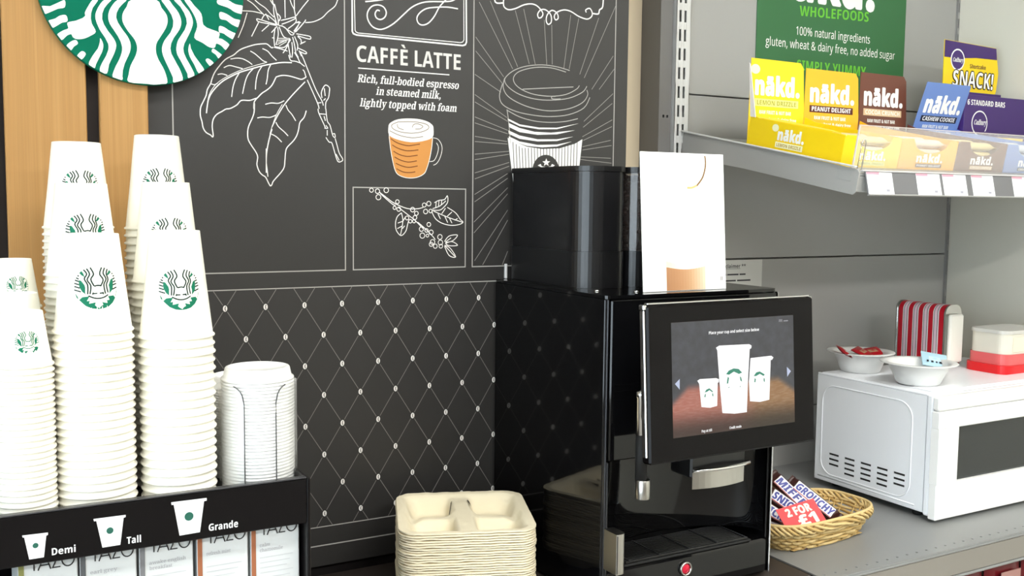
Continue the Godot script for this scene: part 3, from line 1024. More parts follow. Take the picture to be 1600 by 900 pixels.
# plan outline with a radius for each corner: back left, back right, front right, front left
func plan(x0: float, z0: float, x1: float, z1: float, rr: Array, n := 8) -> PackedVector2Array:
	var out := PackedVector2Array()
	var cs := [[x0, z0, 1, 1, 1.0], [x1, z0, -1, 1, 1.5], [x1, z1, -1, -1, 0.0], [x0, z1, 1, -1, 0.5]]
	for i in 4:
		var c: Array = cs[i]
		var r: float = rr[i]
		for k in n + 1:
			var a: float = (c[4] + 0.5 * k / n) * PI
			out.append(Vector2(c[0] + c[2] * r + cos(a) * r, c[1] + c[3] * r + sin(a) * r))
	return out

func standing(poly: PackedVector2Array, y0: float, y1: float) -> ArrayMesh:
	return prism(poly, y0, y1, Transform3D(PLAN, Vector3.ZERO))

func build_coffee_machine() -> void:
	var t := thing("coffee_machine", "black glossy coffee machine with touch screen and bean hoppers", "coffee machine", Vector3.ZERO)
	var gloss := mat("machine_gloss", Color(0.04, 0.04, 0.045), 0.06, 0.0, 0.45)
	var satin := mat("machine_satin", Color(0.07, 0.07, 0.075), 0.3)
	var steel := mat("machine_steel", Color(0.72, 0.71, 0.69), 0.28, 1.0)
	var chrome := mat("machine_chrome", Color(0.88, 0.88, 0.88), 0.12, 1.0)
	var trim := mat("machine_trim", Color(0.20, 0.20, 0.21), 0.3, 0.6)
	var rubber := mat("machine_rubber", Color(0.03, 0.03, 0.03), 0.7)
	part(t, "side_panel", rbox(Vector3(0.8714, 0.866, 0.005), Vector3(0.8764, 1.352, 0.352), 0.0012), gloss)
	part(t, "side_panel", rbox(Vector3(1.2166, 0.866, 0.005), Vector3(1.2216, 1.352, 0.352), 0.0012), gloss)
	part(t, "body", rbox(Vector3(0.877, 0.866, 0.006), Vector3(1.216, 1.350, 0.258), 0.002), satin)
	part(t, "head", rbox(Vector3(0.8765, 1.10, 0.2585), Vector3(1.2165, 1.3505, 0.354), 0.003), gloss)
	part(t, "top_plate", standing(plan(0.8714, 0.004, 1.2216, 0.358, [0.004, 0.004, 0.012, 0.012], 4), 1.3525, 1.3575), gloss)
	part(t, "corner_trim", rbox(Vector3(0.8714, 0.866, 0.3525), Vector3(0.8745, 1.352, 0.360), 0.001), trim)
	part(t, "corner_trim", rbox(Vector3(0.8755, 0.866, 0.3525), Vector3(0.8790, 1.0995, 0.3595), 0.001), trim)
	part(t, "corner_trim", rbox(Vector3(1.2188, 0.866, 0.3525), Vector3(1.2216, 1.352, 0.360), 0.001), chrome)
	part(t, "fascia", rbox(Vector3(0.8795, 1.1005, 0.3545), Vector3(1.2185, 1.351, 0.3590), 0.002), gloss)
	# hollow where the cup stands: a curved glossy splash wall
	var st := begin(true)
	var n := 24
	for i in n:
		var a := -PI * 0.5 + PI * i / n
		var b := -PI * 0.5 + PI * (i + 1) / n
		var p := Vector3(1.047 + 0.165 * sin(a), 0.0, 0.350 - 0.085 * cos(a))
		var q := Vector3(1.047 + 0.165 * sin(b), 0.0, 0.350 - 0.085 * cos(b))
		quad(st, p + Vector3(0, 0.937, 0), p + Vector3(0, 1.0995, 0), q + Vector3(0, 1.0995, 0), q + Vector3(0, 0.937, 0))
		var back := Vector3(0, 0, -0.004)
		quad(st, q + back + Vector3(0, 0.937, 0), q + back + Vector3(0, 1.0995, 0), p + back + Vector3(0, 1.0995, 0), p + back + Vector3(0, 0.937, 0))
	part(t, "splash_wall", finish(st), gloss)
	part(t, "base", rbox(Vector3(0.8772, 0.866, 0.2585), Vector3(1.2162, 0.926, 0.358), 0.004), gloss)
	for f in [[0.90, 0.04], [1.19, 0.04], [0.90, 0.32], [1.19, 0.32]]:
		part(t, "foot", lathe([Vector2(0, 0), Vector2(0.014, 0), Vector2(0.014, 0.003), Vector2(0.012, 0.005), Vector2(0, 0.005)], 16), rubber, Vector3(f[0], 0.8621, f[1]))
	# drip tray with its grille
	part(t, "drip_tray", rbox(Vector3(0.915, 0.9262, 0.275), Vector3(1.18, 0.930, 0.357), 0.0012), rubber)
	for i in 14:
		var z := 0.278 + i * 0.0056
		part(t, "grille_bar", rbox(Vector3(0.92, 0.9302, z), Vector3(1.175, 0.9338, z + 0.0026), 0.0006), satin if i > 1 else trim)
	for i in 5:
		var x := 0.925 + i * 0.0605
		part(t, "grille_bar", rbox(Vector3(x, 0.9339, 0.278), Vector3(x + 0.003, 0.9352, 0.354), 0.0004), trim)
	var ring := part(t, "button_ring", lathe([Vector2(0.0085, 0), Vector2(0.0118, 0), Vector2(0.0118, 0.004), Vector2(0.0105, 0.006), Vector2(0.0088, 0.005), Vector2(0.0085, 0)], 28), steel, Vector3(1.035, 0.905, 0.3582))
	ring.rotation_degrees.x = 90
	var knob := part(t, "button", lathe([Vector2(0, 0), Vector2(0.0083, 0), Vector2(0.0083, 0.003), Vector2(0.007, 0.0042), Vector2(0, 0.0045)], 24), mat("button_red", Color(0.75, 0.08, 0.20), 0.25), Vector3(1.035, 0.905, 0.3583))
	knob.rotation_degrees.x = 90
	# spout block with steel lip
	part(t, "spout_block", rbox(Vector3(0.998, 1.072, 0.3595), Vector3(1.110, 1.14, 0.412), 0.003), satin)
	var lip := begin()
	for i in 10:
		var x0 := 1.0005 + 0.0106 * i
		var bow := func(x: float) -> float: return 0.4125 + 0.008 * (1.0 - pow((x - 1.0535) / 0.053, 2.0))
		var a: float = bow.call(x0)
		var b: float = bow.call(x0 + 0.0106)
		quad(lip, Vector3(x0, 1.055, a), Vector3(x0, 1.082, a), Vector3(x0 + 0.0106, 1.082, b), Vector3(x0 + 0.0106, 1.055, b))
		quad(lip, Vector3(x0, 1.082, a), Vector3(x0, 1.082, 0.412), Vector3(x0 + 0.0106, 1.082, 0.412), Vector3(x0 + 0.0106, 1.082, b))
		quad(lip, Vector3(x0, 1.055, a), Vector3(x0 + 0.0106, 1.055, b), Vector3(x0 + 0.0106, 1.055, 0.412), Vector3(x0, 1.055, 0.412))
	part(t, "spout_plate", finish(lip), steel)
	var bar := []
	for i in 9:
		var x := 0.9985 + 0.0145 * i
		bar.append(Vector3(x, 1.0855, 0.4155 + 0.009 * (1.0 - pow((x - 1.0565) / 0.058, 2.0))))
	part(t, "spout_bar", tube(bar, 0.0032, 10), chrome)
	part(t, "spout_nozzle", lathe([Vector2(0, 0), Vector2(0.008, 0), Vector2(0.010, 0.022), Vector2(0, 0.022)], 18), rubber, Vector3(1.05, 1.0495, 0.385))
	# milk wand at the left of the front
	part(t, "wand_arm", rbox(Vector3(0.9095, 1.200, 0.397), Vector3(0.9845, 1.210, 0.407), 0.002), rubber)
	part(t, "wand_tube", lathe([Vector2(0, 0), Vector2(0.0078, 0), Vector2(0.0078, 0.056), Vector2(0.0090, 0.058), Vector2(0.0090, 0.066), Vector2(0, 0.068)], 20), chrome, Vector3(0.9065, 1.150, 0.402))
	part(t, "wand_hose", lathe([Vector2(0, 0), Vector2(0.0092, 0), Vector2(0.0088, 0.068), Vector2(0, 0.068)], 20), rubber, Vector3(0.9085, 1.081, 0.402))
	part(t, "wand_sleeve", lathe([Vector2(0.006, 0), Vector2(0.0112, 0), Vector2(0.0115, 0.001), Vector2(0.0115, 0.029), Vector2(0.0108, 0.030), Vector2(0, 0.030)], 28), steel, Vector3(0.9125, 1.0505, 0.402))
	# steel door catch at the lower left corner
	part(t, "door_catch", standing(plan(0.8714, 0.3602, 0.890, 0.395, [0.001, 0.001, 0.009, 0.001], 6), 0.934, 0.997), steel)
	part(t, "catch_groove", rbox(Vector3(0.8722, 0.936, 0.3952), Vector3(0.8735, 0.995, 0.3958), 0.0002), rubber)
	build_screen(t, gloss, satin, chrome)
	# bean hoppers
	var smoke := mat("hopper_smoke", Color(0.07, 0.07, 0.078), 0.26)
	var low := plan(0.899, 0.010, 0.992, 0.246, [0.006, 0.012, 0.024, 0.046], 12)
	var h := part(t, "bean_hopper", standing(low, 1.3577, 1.418), satin)
	part(h, "hopper_wall", standing(plan(0.9, 0.011, 0.991, 0.245, [0.006, 0.012, 0.024, 0.046], 12), 1.4182, 1.549), smoke)
	part(h, "hopper_lid", standing(plan(0.898, 0.009, 0.993, 0.247, [0.006, 0.012, 0.024, 0.047], 12), 1.5495, 1.558), satin)
	part(h, "lid_clip", rbox(Vector3(0.985, 1.5582, 0.03), Vector3(0.992, 1.5625, 0.045), 0.002), mat("clip_white", Color(0.85, 0.85, 0.85), 0.4))
	var h2 := part(t, "bean_hopper", standing(plan(0.997, 0.010, 1.16, 0.246, [0.006, 0.012, 0.03, 0.03], 8), 1.3577, 1.418), satin)
	var tint := clear("hopper_clear", Color(0.30, 0.28, 0.27), 0.45, 0.04)
	part(h2, "hopper_wall", standing(plan(0.998, 0.011, 1.159, 0.245, [0.006, 0.012, 0.03, 0.03], 8), 1.4182, 1.549), tint)
	part(h2, "hopper_lid", standing(plan(0.996, 0.009, 1.161, 0.247, [0.006, 0.012, 0.03, 0.03], 8), 1.5495, 1.558), satin)
	var beans := begin(true)
	for i in 420:
		var side := i % 2 == 0
		var c := Vector3(1.004 + rng.randf() * 0.006, 1.424 + rng.randf() * 0.122, 0.03 + rng.randf() * 0.19) if side else Vector3(1.02 + rng.randf() * 0.11, 1.424 + rng.randf() * 0.122, 0.232 + rng.randf() * 0.006)
		add_bean(beans, c, 0.0052, rng.randf() * TAU, rng.randf() * TAU)
	var bo := part(h2, "coffee_beans", finish(beans), mat("bean_brown", Color(0.20, 0.11, 0.08), 0.35))
	bo.set_meta("kind", "stuff")
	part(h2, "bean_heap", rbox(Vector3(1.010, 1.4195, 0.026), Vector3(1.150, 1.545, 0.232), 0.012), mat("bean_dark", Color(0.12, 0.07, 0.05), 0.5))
	part(t, "cable_clip", rbox(Vector3(0.8905, 1.3578, 0.001), Vector3(0.8955, 1.385, 0.006), 0.001), mat("clip_white"))
	for s in [[0.903, 0.283], [0.955, 0.318], [1.19, 0.22]]:
		part(t, "plate_screw", lathe([Vector2(0, 0), Vector2(0.0042, 0), Vector2(0.0038, 0.0018), Vector2(0.002, 0.0026), Vector2(0, 0.0028)], 16), chrome, Vector3(s[0], 1.3576, s[1]))

func add_bean(st: SurfaceTool, c: Vector3, r: float, yaw: float, roll: float) -> void:
	var b := Basis(Vector3.UP, yaw) * Basis(Vector3.RIGHT, roll)
	for i in 6:
		for j in 4:
			var q := []
			for k in [[0, 0], [1, 0], [1, 1], [0, 1]]:
				var a: float = TAU * (i + k[0]) / 6.0
				var e: float = PI * (j + k[1]) / 4.0
				q.append(c + b * Vector3(r * cos(a) * sin(e), r * 0.62 * sin(a) * sin(e), r * 0.72 * cos(e)))
			quad(st, q[0], q[1], q[2], q[3])

func screen_picture() -> ImageTexture:
	var w := 192
	var h := 136
	var im := Image.create(w, h, false, Image.FORMAT_RGB8)
	var n := noise(0.06, 3, 21)
	var g := noise(0.25, 2, 22)
	for y in h:
		for x in w:
			var u := (x + 0.5) / w
			var v := 1.0 - (y + 0.5) / h
			var haze := 0.5 + 0.5 * n.get_noise_2d(x, y)
			var c := Color(0.20, 0.20, 0.22).lerp(Color(0.27, 0.28, 0.31), haze * 0.8)
			# a lit table top fading into the dark room of the picture shown
			var edge := 0.44 if u > 0.12 and u < 0.86 else (0.31 + (u / 0.12) * 0.13 if u <= 0.12 else 0.44 - (u - 0.86) * 0.9)
			var table := smoothstep(edge + 0.03, edge - 0.06, v)
			var plank := g.get_noise_2d(x * 0.25, y * 1.6)
			var wood := Color(0.60, 0.36, 0.31).lerp(Color(0.52, 0.38, 0.25), smoothstep(0.45, 0.75, u))
			wood = wood.lightened(0.12 * clampf(plank + 0.3, 0.0, 1.0)).darkened(0.65 * smoothstep(0.26, 0.02, v))
			im.set_pixel(x, y, c.lerp(wood, table))
	return ImageTexture.create_from_image(im)

func build_screen(t: Node, gloss: Material, satin: Material, chrome: Material) -> void:
	var hold := part(t, "screen_arm", rbox(Vector3(0.985, 1.16, 0.3592), Vector3(1.13, 1.31, 0.4235), 0.004), satin)
	hold.name = "screen_arm"
	var s := part(t, "touch_screen", rbox(Vector3(0, 0, -0.020), Vector3(0.334, 0.2335, 0.0), 0.003), mat("bezel_black", Color(0.05, 0.042, 0.045), 0.10, 0.0, 0.25), Vector3(0.8835, 1.1175, 0.4565))
	s.rotation.x = -0.069
	part(s, "edge_strip", rbox(Vector3(-0.0035, 0.010, -0.014), Vector3(-0.0003, 0.226, -0.004), 0.001), chrome)
	part(s, "edge_strip", rbox(Vector3(0.004, 0.2338, -0.013), Vector3(0.330, 0.2368, -0.004), 0.001), chrome)
	part(s, "edge_cap", rbox(Vector3(-0.0042, 0.2262, -0.015), Vector3(0.0032, 0.2345, -0.003), 0.0015), chrome)
	part(s, "edge_cap", rbox(Vector3(0.3285, 0.2262, -0.015), Vector3(0.3352, 0.2345, -0.003), 0.0015), chrome)
	var show := mat("screen_glow", Color(0.02, 0.02, 0.02), 0.2)
	show.emission_enabled = true
	show.emission_texture = screen_picture()
	show.emission = Color.BLACK
	show.emission_energy_multiplier = 1.2
	# display area with its own uv
	var st := SurfaceTool.new()
	st.begin(Mesh.PRIMITIVE_TRIANGLES)
	var x0 := 0.0435
	var x1 := 0.2890
	var y0 := 0.0355
	var y1 := 0.2065
	var c := [[x0, y0, 0.0, 1.0], [x0, y1, 0.0, 0.0], [x1, y1, 1.0, 0.0], [x1, y0, 1.0, 1.0]]
	for i in [0, 1, 2, 0, 2, 3]:
		st.set_normal(Vector3(0, 0, 1))
		st.set_uv(Vector2(c[i][2], c[i][3]))
		st.add_vertex(Vector3(c[i][0], c[i][1], 0.0002))
	part(s, "display", st.commit(), show)
	var white := glow_mat("screen_white", Color(1.0, 1.0, 1.0), 1.05)
	var green := glow_mat("screen_green", Color(0.20, 0.55, 0.45), 0.9)
	var blue := glow_mat("screen_blue", Color(0.80, 0.84, 0.95), 0.8)
	var grey := glow_mat("screen_grey", Color(0.62, 0.62, 0.64), 0.7)
	var k := Ink.new()
	k.place = func(p: Vector2, layer: float) -> Vector3: return Vector3(x0 + p.x * (x1 - x0), y0 + p.y * (y1 - y0), 0.0005 + layer * 0.0002)
	for row: Array in SCR_CUP:
		var one := Ink.new()
		one.place = k.place
		ink_poly(one, white, row_points(row))
		ink_done(one, s, "cup_picture")
	for span in [[0, 5], [5, 8], [8, 11]]:
		var mark := Ink.new()
		mark.place = k.place
		for i in range(span[0], span[1]):
			ink_poly(mark, green, row_points(SCR_LOGO[i]), 1.0)
		ink_done(mark, s, "emblem_picture")
	for row: Array in SCR_ARROW:
		ink_poly(k, blue, row_points(row), 1.0)
	for w in [["Place your cup and select size below", 0.29, 0.702, 0.876, 0.026], ["Pay at till", 0.22, 0.30, 0.018, 0.022], ["Credit mode", 0.443, 0.54, 0.016, 0.022]]:
		var one := Ink.new()
		one.place = k.place
		ink_text(one, white, w[0], "Droid Sans|b", w[1], w[2], w[3], w[4], 1.0)
		ink_done(one, s, "screen_text")
	for i in 3:
		ink_rect(k, grey, 0.872 + 0.011 * i, 0.945, 0.880 + 0.011 * i, 0.968, 1.0)
	ink_rect(k, grey, 0.912, 0.945, 0.952, 0.957, 1.0)
	ink_done(k, s, "screen_graphic")

func glow_mat(key: String, c: Color, e: float) -> StandardMaterial3D:
	var m := mat(key, Color(0.02, 0.02, 0.02), 0.3)
	m.emission_enabled = true
	m.emission = c
	m.emission_energy_multiplier = e
	return m

# ---------------------------------------------------------------- microwave
# a sheet in the plane x = const, between z and y limits, with rectangular slots [z0, y0, z1, y1] left open
func slotted_sheet(x0: float, x1: float, z0: float, y0: float, z1: float, y1: float, slots: Array) -> ArrayMesh:
	var st := begin()
	var zs := [z0, z1]
	var ys := [y0, y1]
	for s in slots:
		for v in [s[0], s[2]]:
			if not zs.has(v):
				zs.append(v)
		for v in [s[1], s[3]]:
			if not ys.has(v):
				ys.append(v)
	zs.sort()
	ys.sort()
	for i in zs.size() - 1:
		for j in ys.size() - 1:
			var c := Vector2((zs[i] + zs[i + 1]) * 0.5, (ys[j] + ys[j + 1]) * 0.5)
			var open := false
			for s in slots:
				if c.x > s[0] and c.x < s[2] and c.y > s[1] and c.y < s[3]:
					open = true
			if not open:
				add_rbox(st, Vector3(x0, ys[j], zs[i]), Vector3(x1, ys[j + 1], zs[i + 1]), 0.00005)
	return finish(st)

func build_microwave() -> void:
	var t := thing("microwave_oven", "white microwave oven with side vents on the grey bench", "microwave", Vector3.ZERO)
	var white := mat("enamel_white", Color(0.955, 0.965, 0.98), 0.3)
	var front := mat("front_white", Color(0.95, 0.95, 0.94), 0.35)
	var dark := mat("vent_shade", Color(0.12, 0.12, 0.12), 0.7)  # dark colour stands for the shade inside the vents
	part(t, "body", rbox(Vector3(1.7525, 0.8645, -0.043), Vector3(2.268, 1.1135, 0.2565), 0.006), white)
	var slots := []
	var zs := [0.0, 0.0455, 0.091, 0.1355, 0.180]
	for i in 5:
		for j in range(0, 3 if i == 0 else 4):
			if i == 4 and j == 3:
				continue
			var y := 0.9285 - 0.0118 * j
			slots.append([zs[i], y, zs[i] + 0.029, y + 0.0048])
	part(t, "side_sheet", slotted_sheet(1.7480, 1.7498, -0.0385, 0.8670, 0.2555, 1.1085, slots), white)
	part(t, "vent_shade_sheet", rbox(Vector3(1.7502, 0.885, -0.01), Vector3(1.7522, 0.94, 0.22), 0.0003), dark)  # added dark sheet, paints the unlit hollow behind the slots
	part(t, "side_edge", rbox(Vector3(1.7484, 0.864, -0.0425), Vector3(1.7530, 0.8668, 0.2562), 0.001), white)
	part(t, "side_edge", rbox(Vector3(1.7484, 1.1087, -0.0425), Vector3(1.7530, 1.1133, 0.2562), 0.0015), white)
	part(t, "side_edge", rbox(Vector3(1.7484, 0.8670, -0.0428), Vector3(1.7530, 1.1085, -0.0387), 0.0015), white)
	var path := []
	for p in round_rect(-0.024, 0.882, 0.222, 1.088, 0.035, 8):
		path.append(Vector3(1.7478, p.y, p.x))
	var st := begin(true)
	add_tube(st, path, 0.0016, 6, 1.0, true)
	part(t, "side_ridge", finish(st), white)
	part(t, "side_ridge", tube([Vector3(1.7478, 0.875, -0.03), Vector3(1.7478, 0.875, 0.235)], 0.0016, 6), white)
	part(t, "front_frame", rbox(Vector3(1.7455, 0.8600, 0.2568), Vector3(2.268, 1.1125, 0.271), 0.003), white)
	part(t, "front_strip", rbox(Vector3(1.7435, 1.0825, 0.2712), Vector3(2.268, 1.112, 0.289), 0.004), front)
	var door := part(t, "door", door_ring(1.7435, 0.856, 2.16, 1.0815, 1.806, 0.9305, 2.10, 1.0455, 0.2712, 0.2905), front)
	part(door, "door_window", rbox(Vector3(1.804, 0.9285, 0.274), Vector3(2.102, 1.0475, 0.2795), 0.0005), mat("window_dark", Color(0.16, 0.17, 0.17), 0.08))
	part(t, "control_panel", rbox(Vector3(2.1615, 0.853, 0.2712), Vector3(2.268, 1.0815, 0.2895), 0.003), front)
	part(t, "top_ledge", rbox(Vector3(1.775, 1.1137, 0.19), Vector3(2.25, 1.1155, 0.245), 0.0008), white)
	for f in [[1.79, -0.01], [2.22, -0.01], [1.775, 0.225], [2.22, 0.225]]:
		part(t, "foot", lathe([Vector2(0, 0), Vector2(0.011, 0), Vector2(0.012, 0.002), Vector2(0.012, 0.0148), Vector2(0, 0.0148)], 16), mat("machine_rubber"), Vector3(f[0], 0.8493, f[1]))

# a door frame round an opening
func door_ring(x0: float, y0: float, x1: float, y1: float, a0: float, b0: float, a1: float, b1: float, z0: float, z1: float) -> ArrayMesh:
	var st := begin()
	add_rbox(st, Vector3(x0, y0, z0), Vector3(x1, b0, z1), 0.002)
	add_rbox(st, Vector3(x0, b1, z0), Vector3(x1, y1, z1), 0.002)
	add_rbox(st, Vector3(x0, b0 - 0.0005, z0), Vector3(a0, b1 + 0.0005, z1), 0.0002)
	add_rbox(st, Vector3(a1, b0 - 0.0005, z0), Vector3(x1, b1 + 0.0005, z1), 0.0002)
	return finish(st)

# ---------------------------------------------------------------- cup stand, cups, lids, tea
func build_cup_stand() -> void:
	var t := thing("cup_stand", "black cup stand with size pictures on its front lip", "stand", Vector3.ZERO)
	var black := mat("stand_black", Color(0.06, 0.052, 0.055), 0.3, 0.0, 0.3)
	part(t, "front_lip", rbox(Vector3(-0.35, 1.0955, 0.4065), Vector3(0.3835, 1.1525, 0.4115), 0.001), black)
	part(t, "lip_edge", rbox(Vector3(-0.35, 1.1527, 0.402), Vector3(0.3835, 1.1545, 0.4125), 0.0008), mat("stand_edge", Color(0.22, 0.22, 0.23), 0.25))
	part(t, "cup_shelf", rbox(Vector3(-0.35, 1.117, 0.075), Vector3(0.3835, 1.125, 0.406), 0.001), black)
	part(t, "side_wall", rbox(Vector3(0.3838, 0.8625, 0.075), Vector3(0.3885, 1.1525, 0.4115), 0.001), black)
	part(t, "side_wall", rbox(Vector3(-0.355, 0.8625, 0.075), Vector3(-0.3503, 1.1525, 0.4115), 0.001), black)
	part(t, "rear_wall", rbox(Vector3(-0.35, 0.8625, 0.07), Vector3(0.3835, 1.1165, 0.0748), 0.001), black)
	part(t, "tea_shelf", rbox(Vector3(-0.35, 0.91, 0.0752), Vector3(0.3835, 0.918, 0.405), 0.001), black)
	part(t, "kick_board", rbox(Vector3(-0.35, 0.8625, 0.395), Vector3(0.3835, 0.9095, 0.40), 0.001), black)
	for x in [0.1068, 0.1945, 0.291]:
		part(t, "divider", rbox(Vector3(x - 0.0007, 1.1252, 0.385), Vector3(x + 0.0007, 1.150, 0.406), 0.0003), black)
	var white := mat("lip_white", Color(0.93, 0.94, 0.94), 0.5)
	var green := mat("lip_green", Color(0.12, 0.36, 0.30), 0.5)
	var k := ink_on(Transform3D(Basis(), Vector3(0, 0, 0.4116)))
	for row: Array in ART_LIPCUP:
		ink_poly(k, white, row_points(row))
	for d in [[0.0764, 1.1173, 0.003], [0.1531, 1.1221, 0.0038], [0.2404, 1.1256, 0.0052]]:
		ink_disc(k, green, Vector2(d[0], d[1]), d[2], d[2], 1.0, 18)
	ink_text(k, white, "Demi", "Droid Sans|b", 0.0925, 0.1168, 1.1035, 0.0078)
	ink_text(k, white, "Tall", "Droid Sans|b", 0.1708, 0.1863, 1.1035, 0.0080)
	ink_text(k, white, "Grande", "Droid Sans|b", 0.2630, 0.2976, 1.1042, 0.0084)
	ink_done(k, t, "size_print")
	# tea boxes below
	var teas := [["", Color(0.50, 0.50, 0.28), "with an olive edge"], ["earl grey", Color(0.33, 0.34, 0.35), "reading earl grey"], ["awake english breakfast", Color(0.45, 0.45, 0.46), "reading awake english breakfast"], ["refresh mint", Color(0.60, 0.36, 0.23), "reading refresh mint"], ["calm chamomile", Color(0.60, 0.36, 0.23), "reading calm chamomile"]]
	var xs := [0.0590, 0.1225, 0.1870, 0.2530, 0.3180]
	var card := mat("tea_white", Color(0.80, 0.81, 0.81), 0.6)
	var ink := mat("tea_ink", Color(0.10, 0.10, 0.11), 0.6)
	var pale := mat("tea_pale", Color(0.62, 0.62, 0.64), 0.7)
	for i in 5:
		var b := thing("tea_box", "white tea box %s under the cup stand lip" % teas[i][2], "tea box", Vector3(xs[i], 0.9182, 0.0), 0.0, "tea boxes under the cup stand")
		part(b, "carton", rbox(Vector3(0.0003, 0, 0.25), Vector3(0.0615, 0.185, 0.392), 0.0012), card)
		part(b, "edge_band", rbox(Vector3(0.0006, 0.002, 0.3921), Vector3(0.0062, 0.183, 0.3928), 0.0002), mat("tea_edge_%d" % i, teas[i][1], 0.6))
		var q := ink_on(Transform3D(Basis(), Vector3(0, 0, 0.3922)))
		var lines := [[[0.011, 0.183], [0.023, 0.183]], [[0.0165, 0.183], [0.0165, 0.163]], [[0.0205, 0.1625], [0.0275, 0.1805], [0.0335, 0.1625]], [[0.023, 0.168], [0.0318, 0.168]], [[0.034, 0.1795], [0.0425, 0.1795], [0.0355, 0.1635], [0.0435, 0.1635]], [[0.0355, 0.171], [0.042, 0.1725]]]
		for l in lines:
			var p := PackedVector2Array()
			for v in l:
				p.append(Vector2(v[0], v[1] + 0.0010))
			ink_line(q, ink, p, 0.0015)
		var o := PackedVector2Array()
		for a in 20:
			o.append(Vector2(0.0515 + cos(TAU * a / 20) * 0.0065, 0.1725 + sin(TAU * a / 20) * 0.0085))
		ink_line(q, ink, o, 0.0015, 0.0, true)
		var words: PackedStringArray = String(teas[i][0]).split(" ")
		var y := 0.1495
		if String(teas[i][0]) == "awake english breakfast":
			ink_text(q, pale, "awake english", "Droid Serif", 0.011, 0.053, y, 0.0042)
			ink_text(q, pale, "breakfast", "Droid Serif", 0.011, 0.037, y - 0.0065, 0.0042)
		elif words.size() > 1:
			ink_text(q, pale, teas[i][0] if i != 4 else "calm", "Droid Serif", 0.011, 0.040 if i != 4 else 0.024, y, 0.0042)
			if i == 4:
				ink_text(q, pale, "chamomile", "Droid Serif", 0.011, 0.040, y - 0.0065, 0.0042)
		for r in 5:
			ink_rect(q, mat("tea_rule", Color(0.72, 0.73, 0.74), 0.7), 0.011, y - 0.0145 - 0.0065 * r, 0.053 - 0.004 * (r % 3), y - 0.0138 - 0.0065 * r)
		ink_done(q, b, "tea_print")

# the round emblem as it looks on an upturned cup, in units of its radius
const LOGO_FILL := [
	[210,700,270,645,400,630,370,690,350,720,400,715,390,770,510,745,490,800,520,830,570,860,600,820,640,800,620,745,720,770,710,715,765,710,735,640,850,630,890,680,830,770,740,840,640,870,550,878,440,865,330,815,260,750],
	[220,325,260,335,320,420,330,470,325,570,345,605,270,540,225,460,215,400],
	[845,300,800,330,760,430,775,500,770,590,840,510,850,450,850,380],
	[130,560,190,645,192,690,160,650], [935,520,905,640,890,660,912,560],
	[230,190,270,150,300,190,330,270,270,230], [720,240,780,140,790,180,825,175,760,235]]
const LOGO_LINE := [
	[430,85,485,210,435,310,490,440], [365,105,415,210,370,320,430,430,410,590], [310,125,365,210,320,300,375,420,370,590],
	[635,85,595,210,655,320,610,430], [690,95,660,200,710,310,665,420,690,590], [740,120,720,210,750,320,715,420,740,570],
	[490,440,560,425,620,440], [380,620,470,660,560,675,660,655,740,610], [460,580,540,578], [580,578,655,570], [455,600,470,560], [650,600,645,555],
	[195,235,220,250], [165,280,215,305], [140,325,220,350], [125,385,215,410], [125,445,230,475], [120,510,250,545],
	[832,222,850,205], [858,272,880,248], [850,320,895,300], [850,380,915,355], [850,430,930,410], [830,515,930,480]]

func logo_points(v: Array, r: float) -> PackedVector2Array:
	var out := PackedVector2Array()
	for i in range(0, v.size(), 2):
		out.append(Vector2((v[i] - 530.0) / 400.0, (480.0 - v[i + 1]) / 400.0) * r)
	return out

func cup_mesh(rim: float, top: float, h: float) -> ArrayMesh:
	var p := [Vector2(rim - 0.0008, 0.0004), Vector2(rim + 0.0004, 0.0), Vector2(rim + 0.0018, 0.0005), Vector2(rim + 0.0024, 0.0018), Vector2(rim + 0.0018, 0.0032), Vector2(rim + 0.0001, 0.0040)]
	p.append_array([Vector2(lerpf(rim, top, 0.5), h * 0.5), Vector2(top, h - 0.0006), Vector2(top - 0.0006, h), Vector2(top - 0.0014, h - 0.0002), Vector2(top - 0.0018, h - 0.0045), Vector2(0, h - 0.0045)])
	var st := begin(true)
	add_lathe(st, p.slice(0, 8), 44)
	st.set_smooth_group(1)
	add_lathe(st, p.slice(7, 12), 44)
	st.set_smooth_group(2)
	add_lathe(st, [Vector2(0, h - 0.006), Vector2(top - 0.0019, h - 0.006), Vector2(rim - 0.0008, 0.0004)], 44)
	return finish(st)

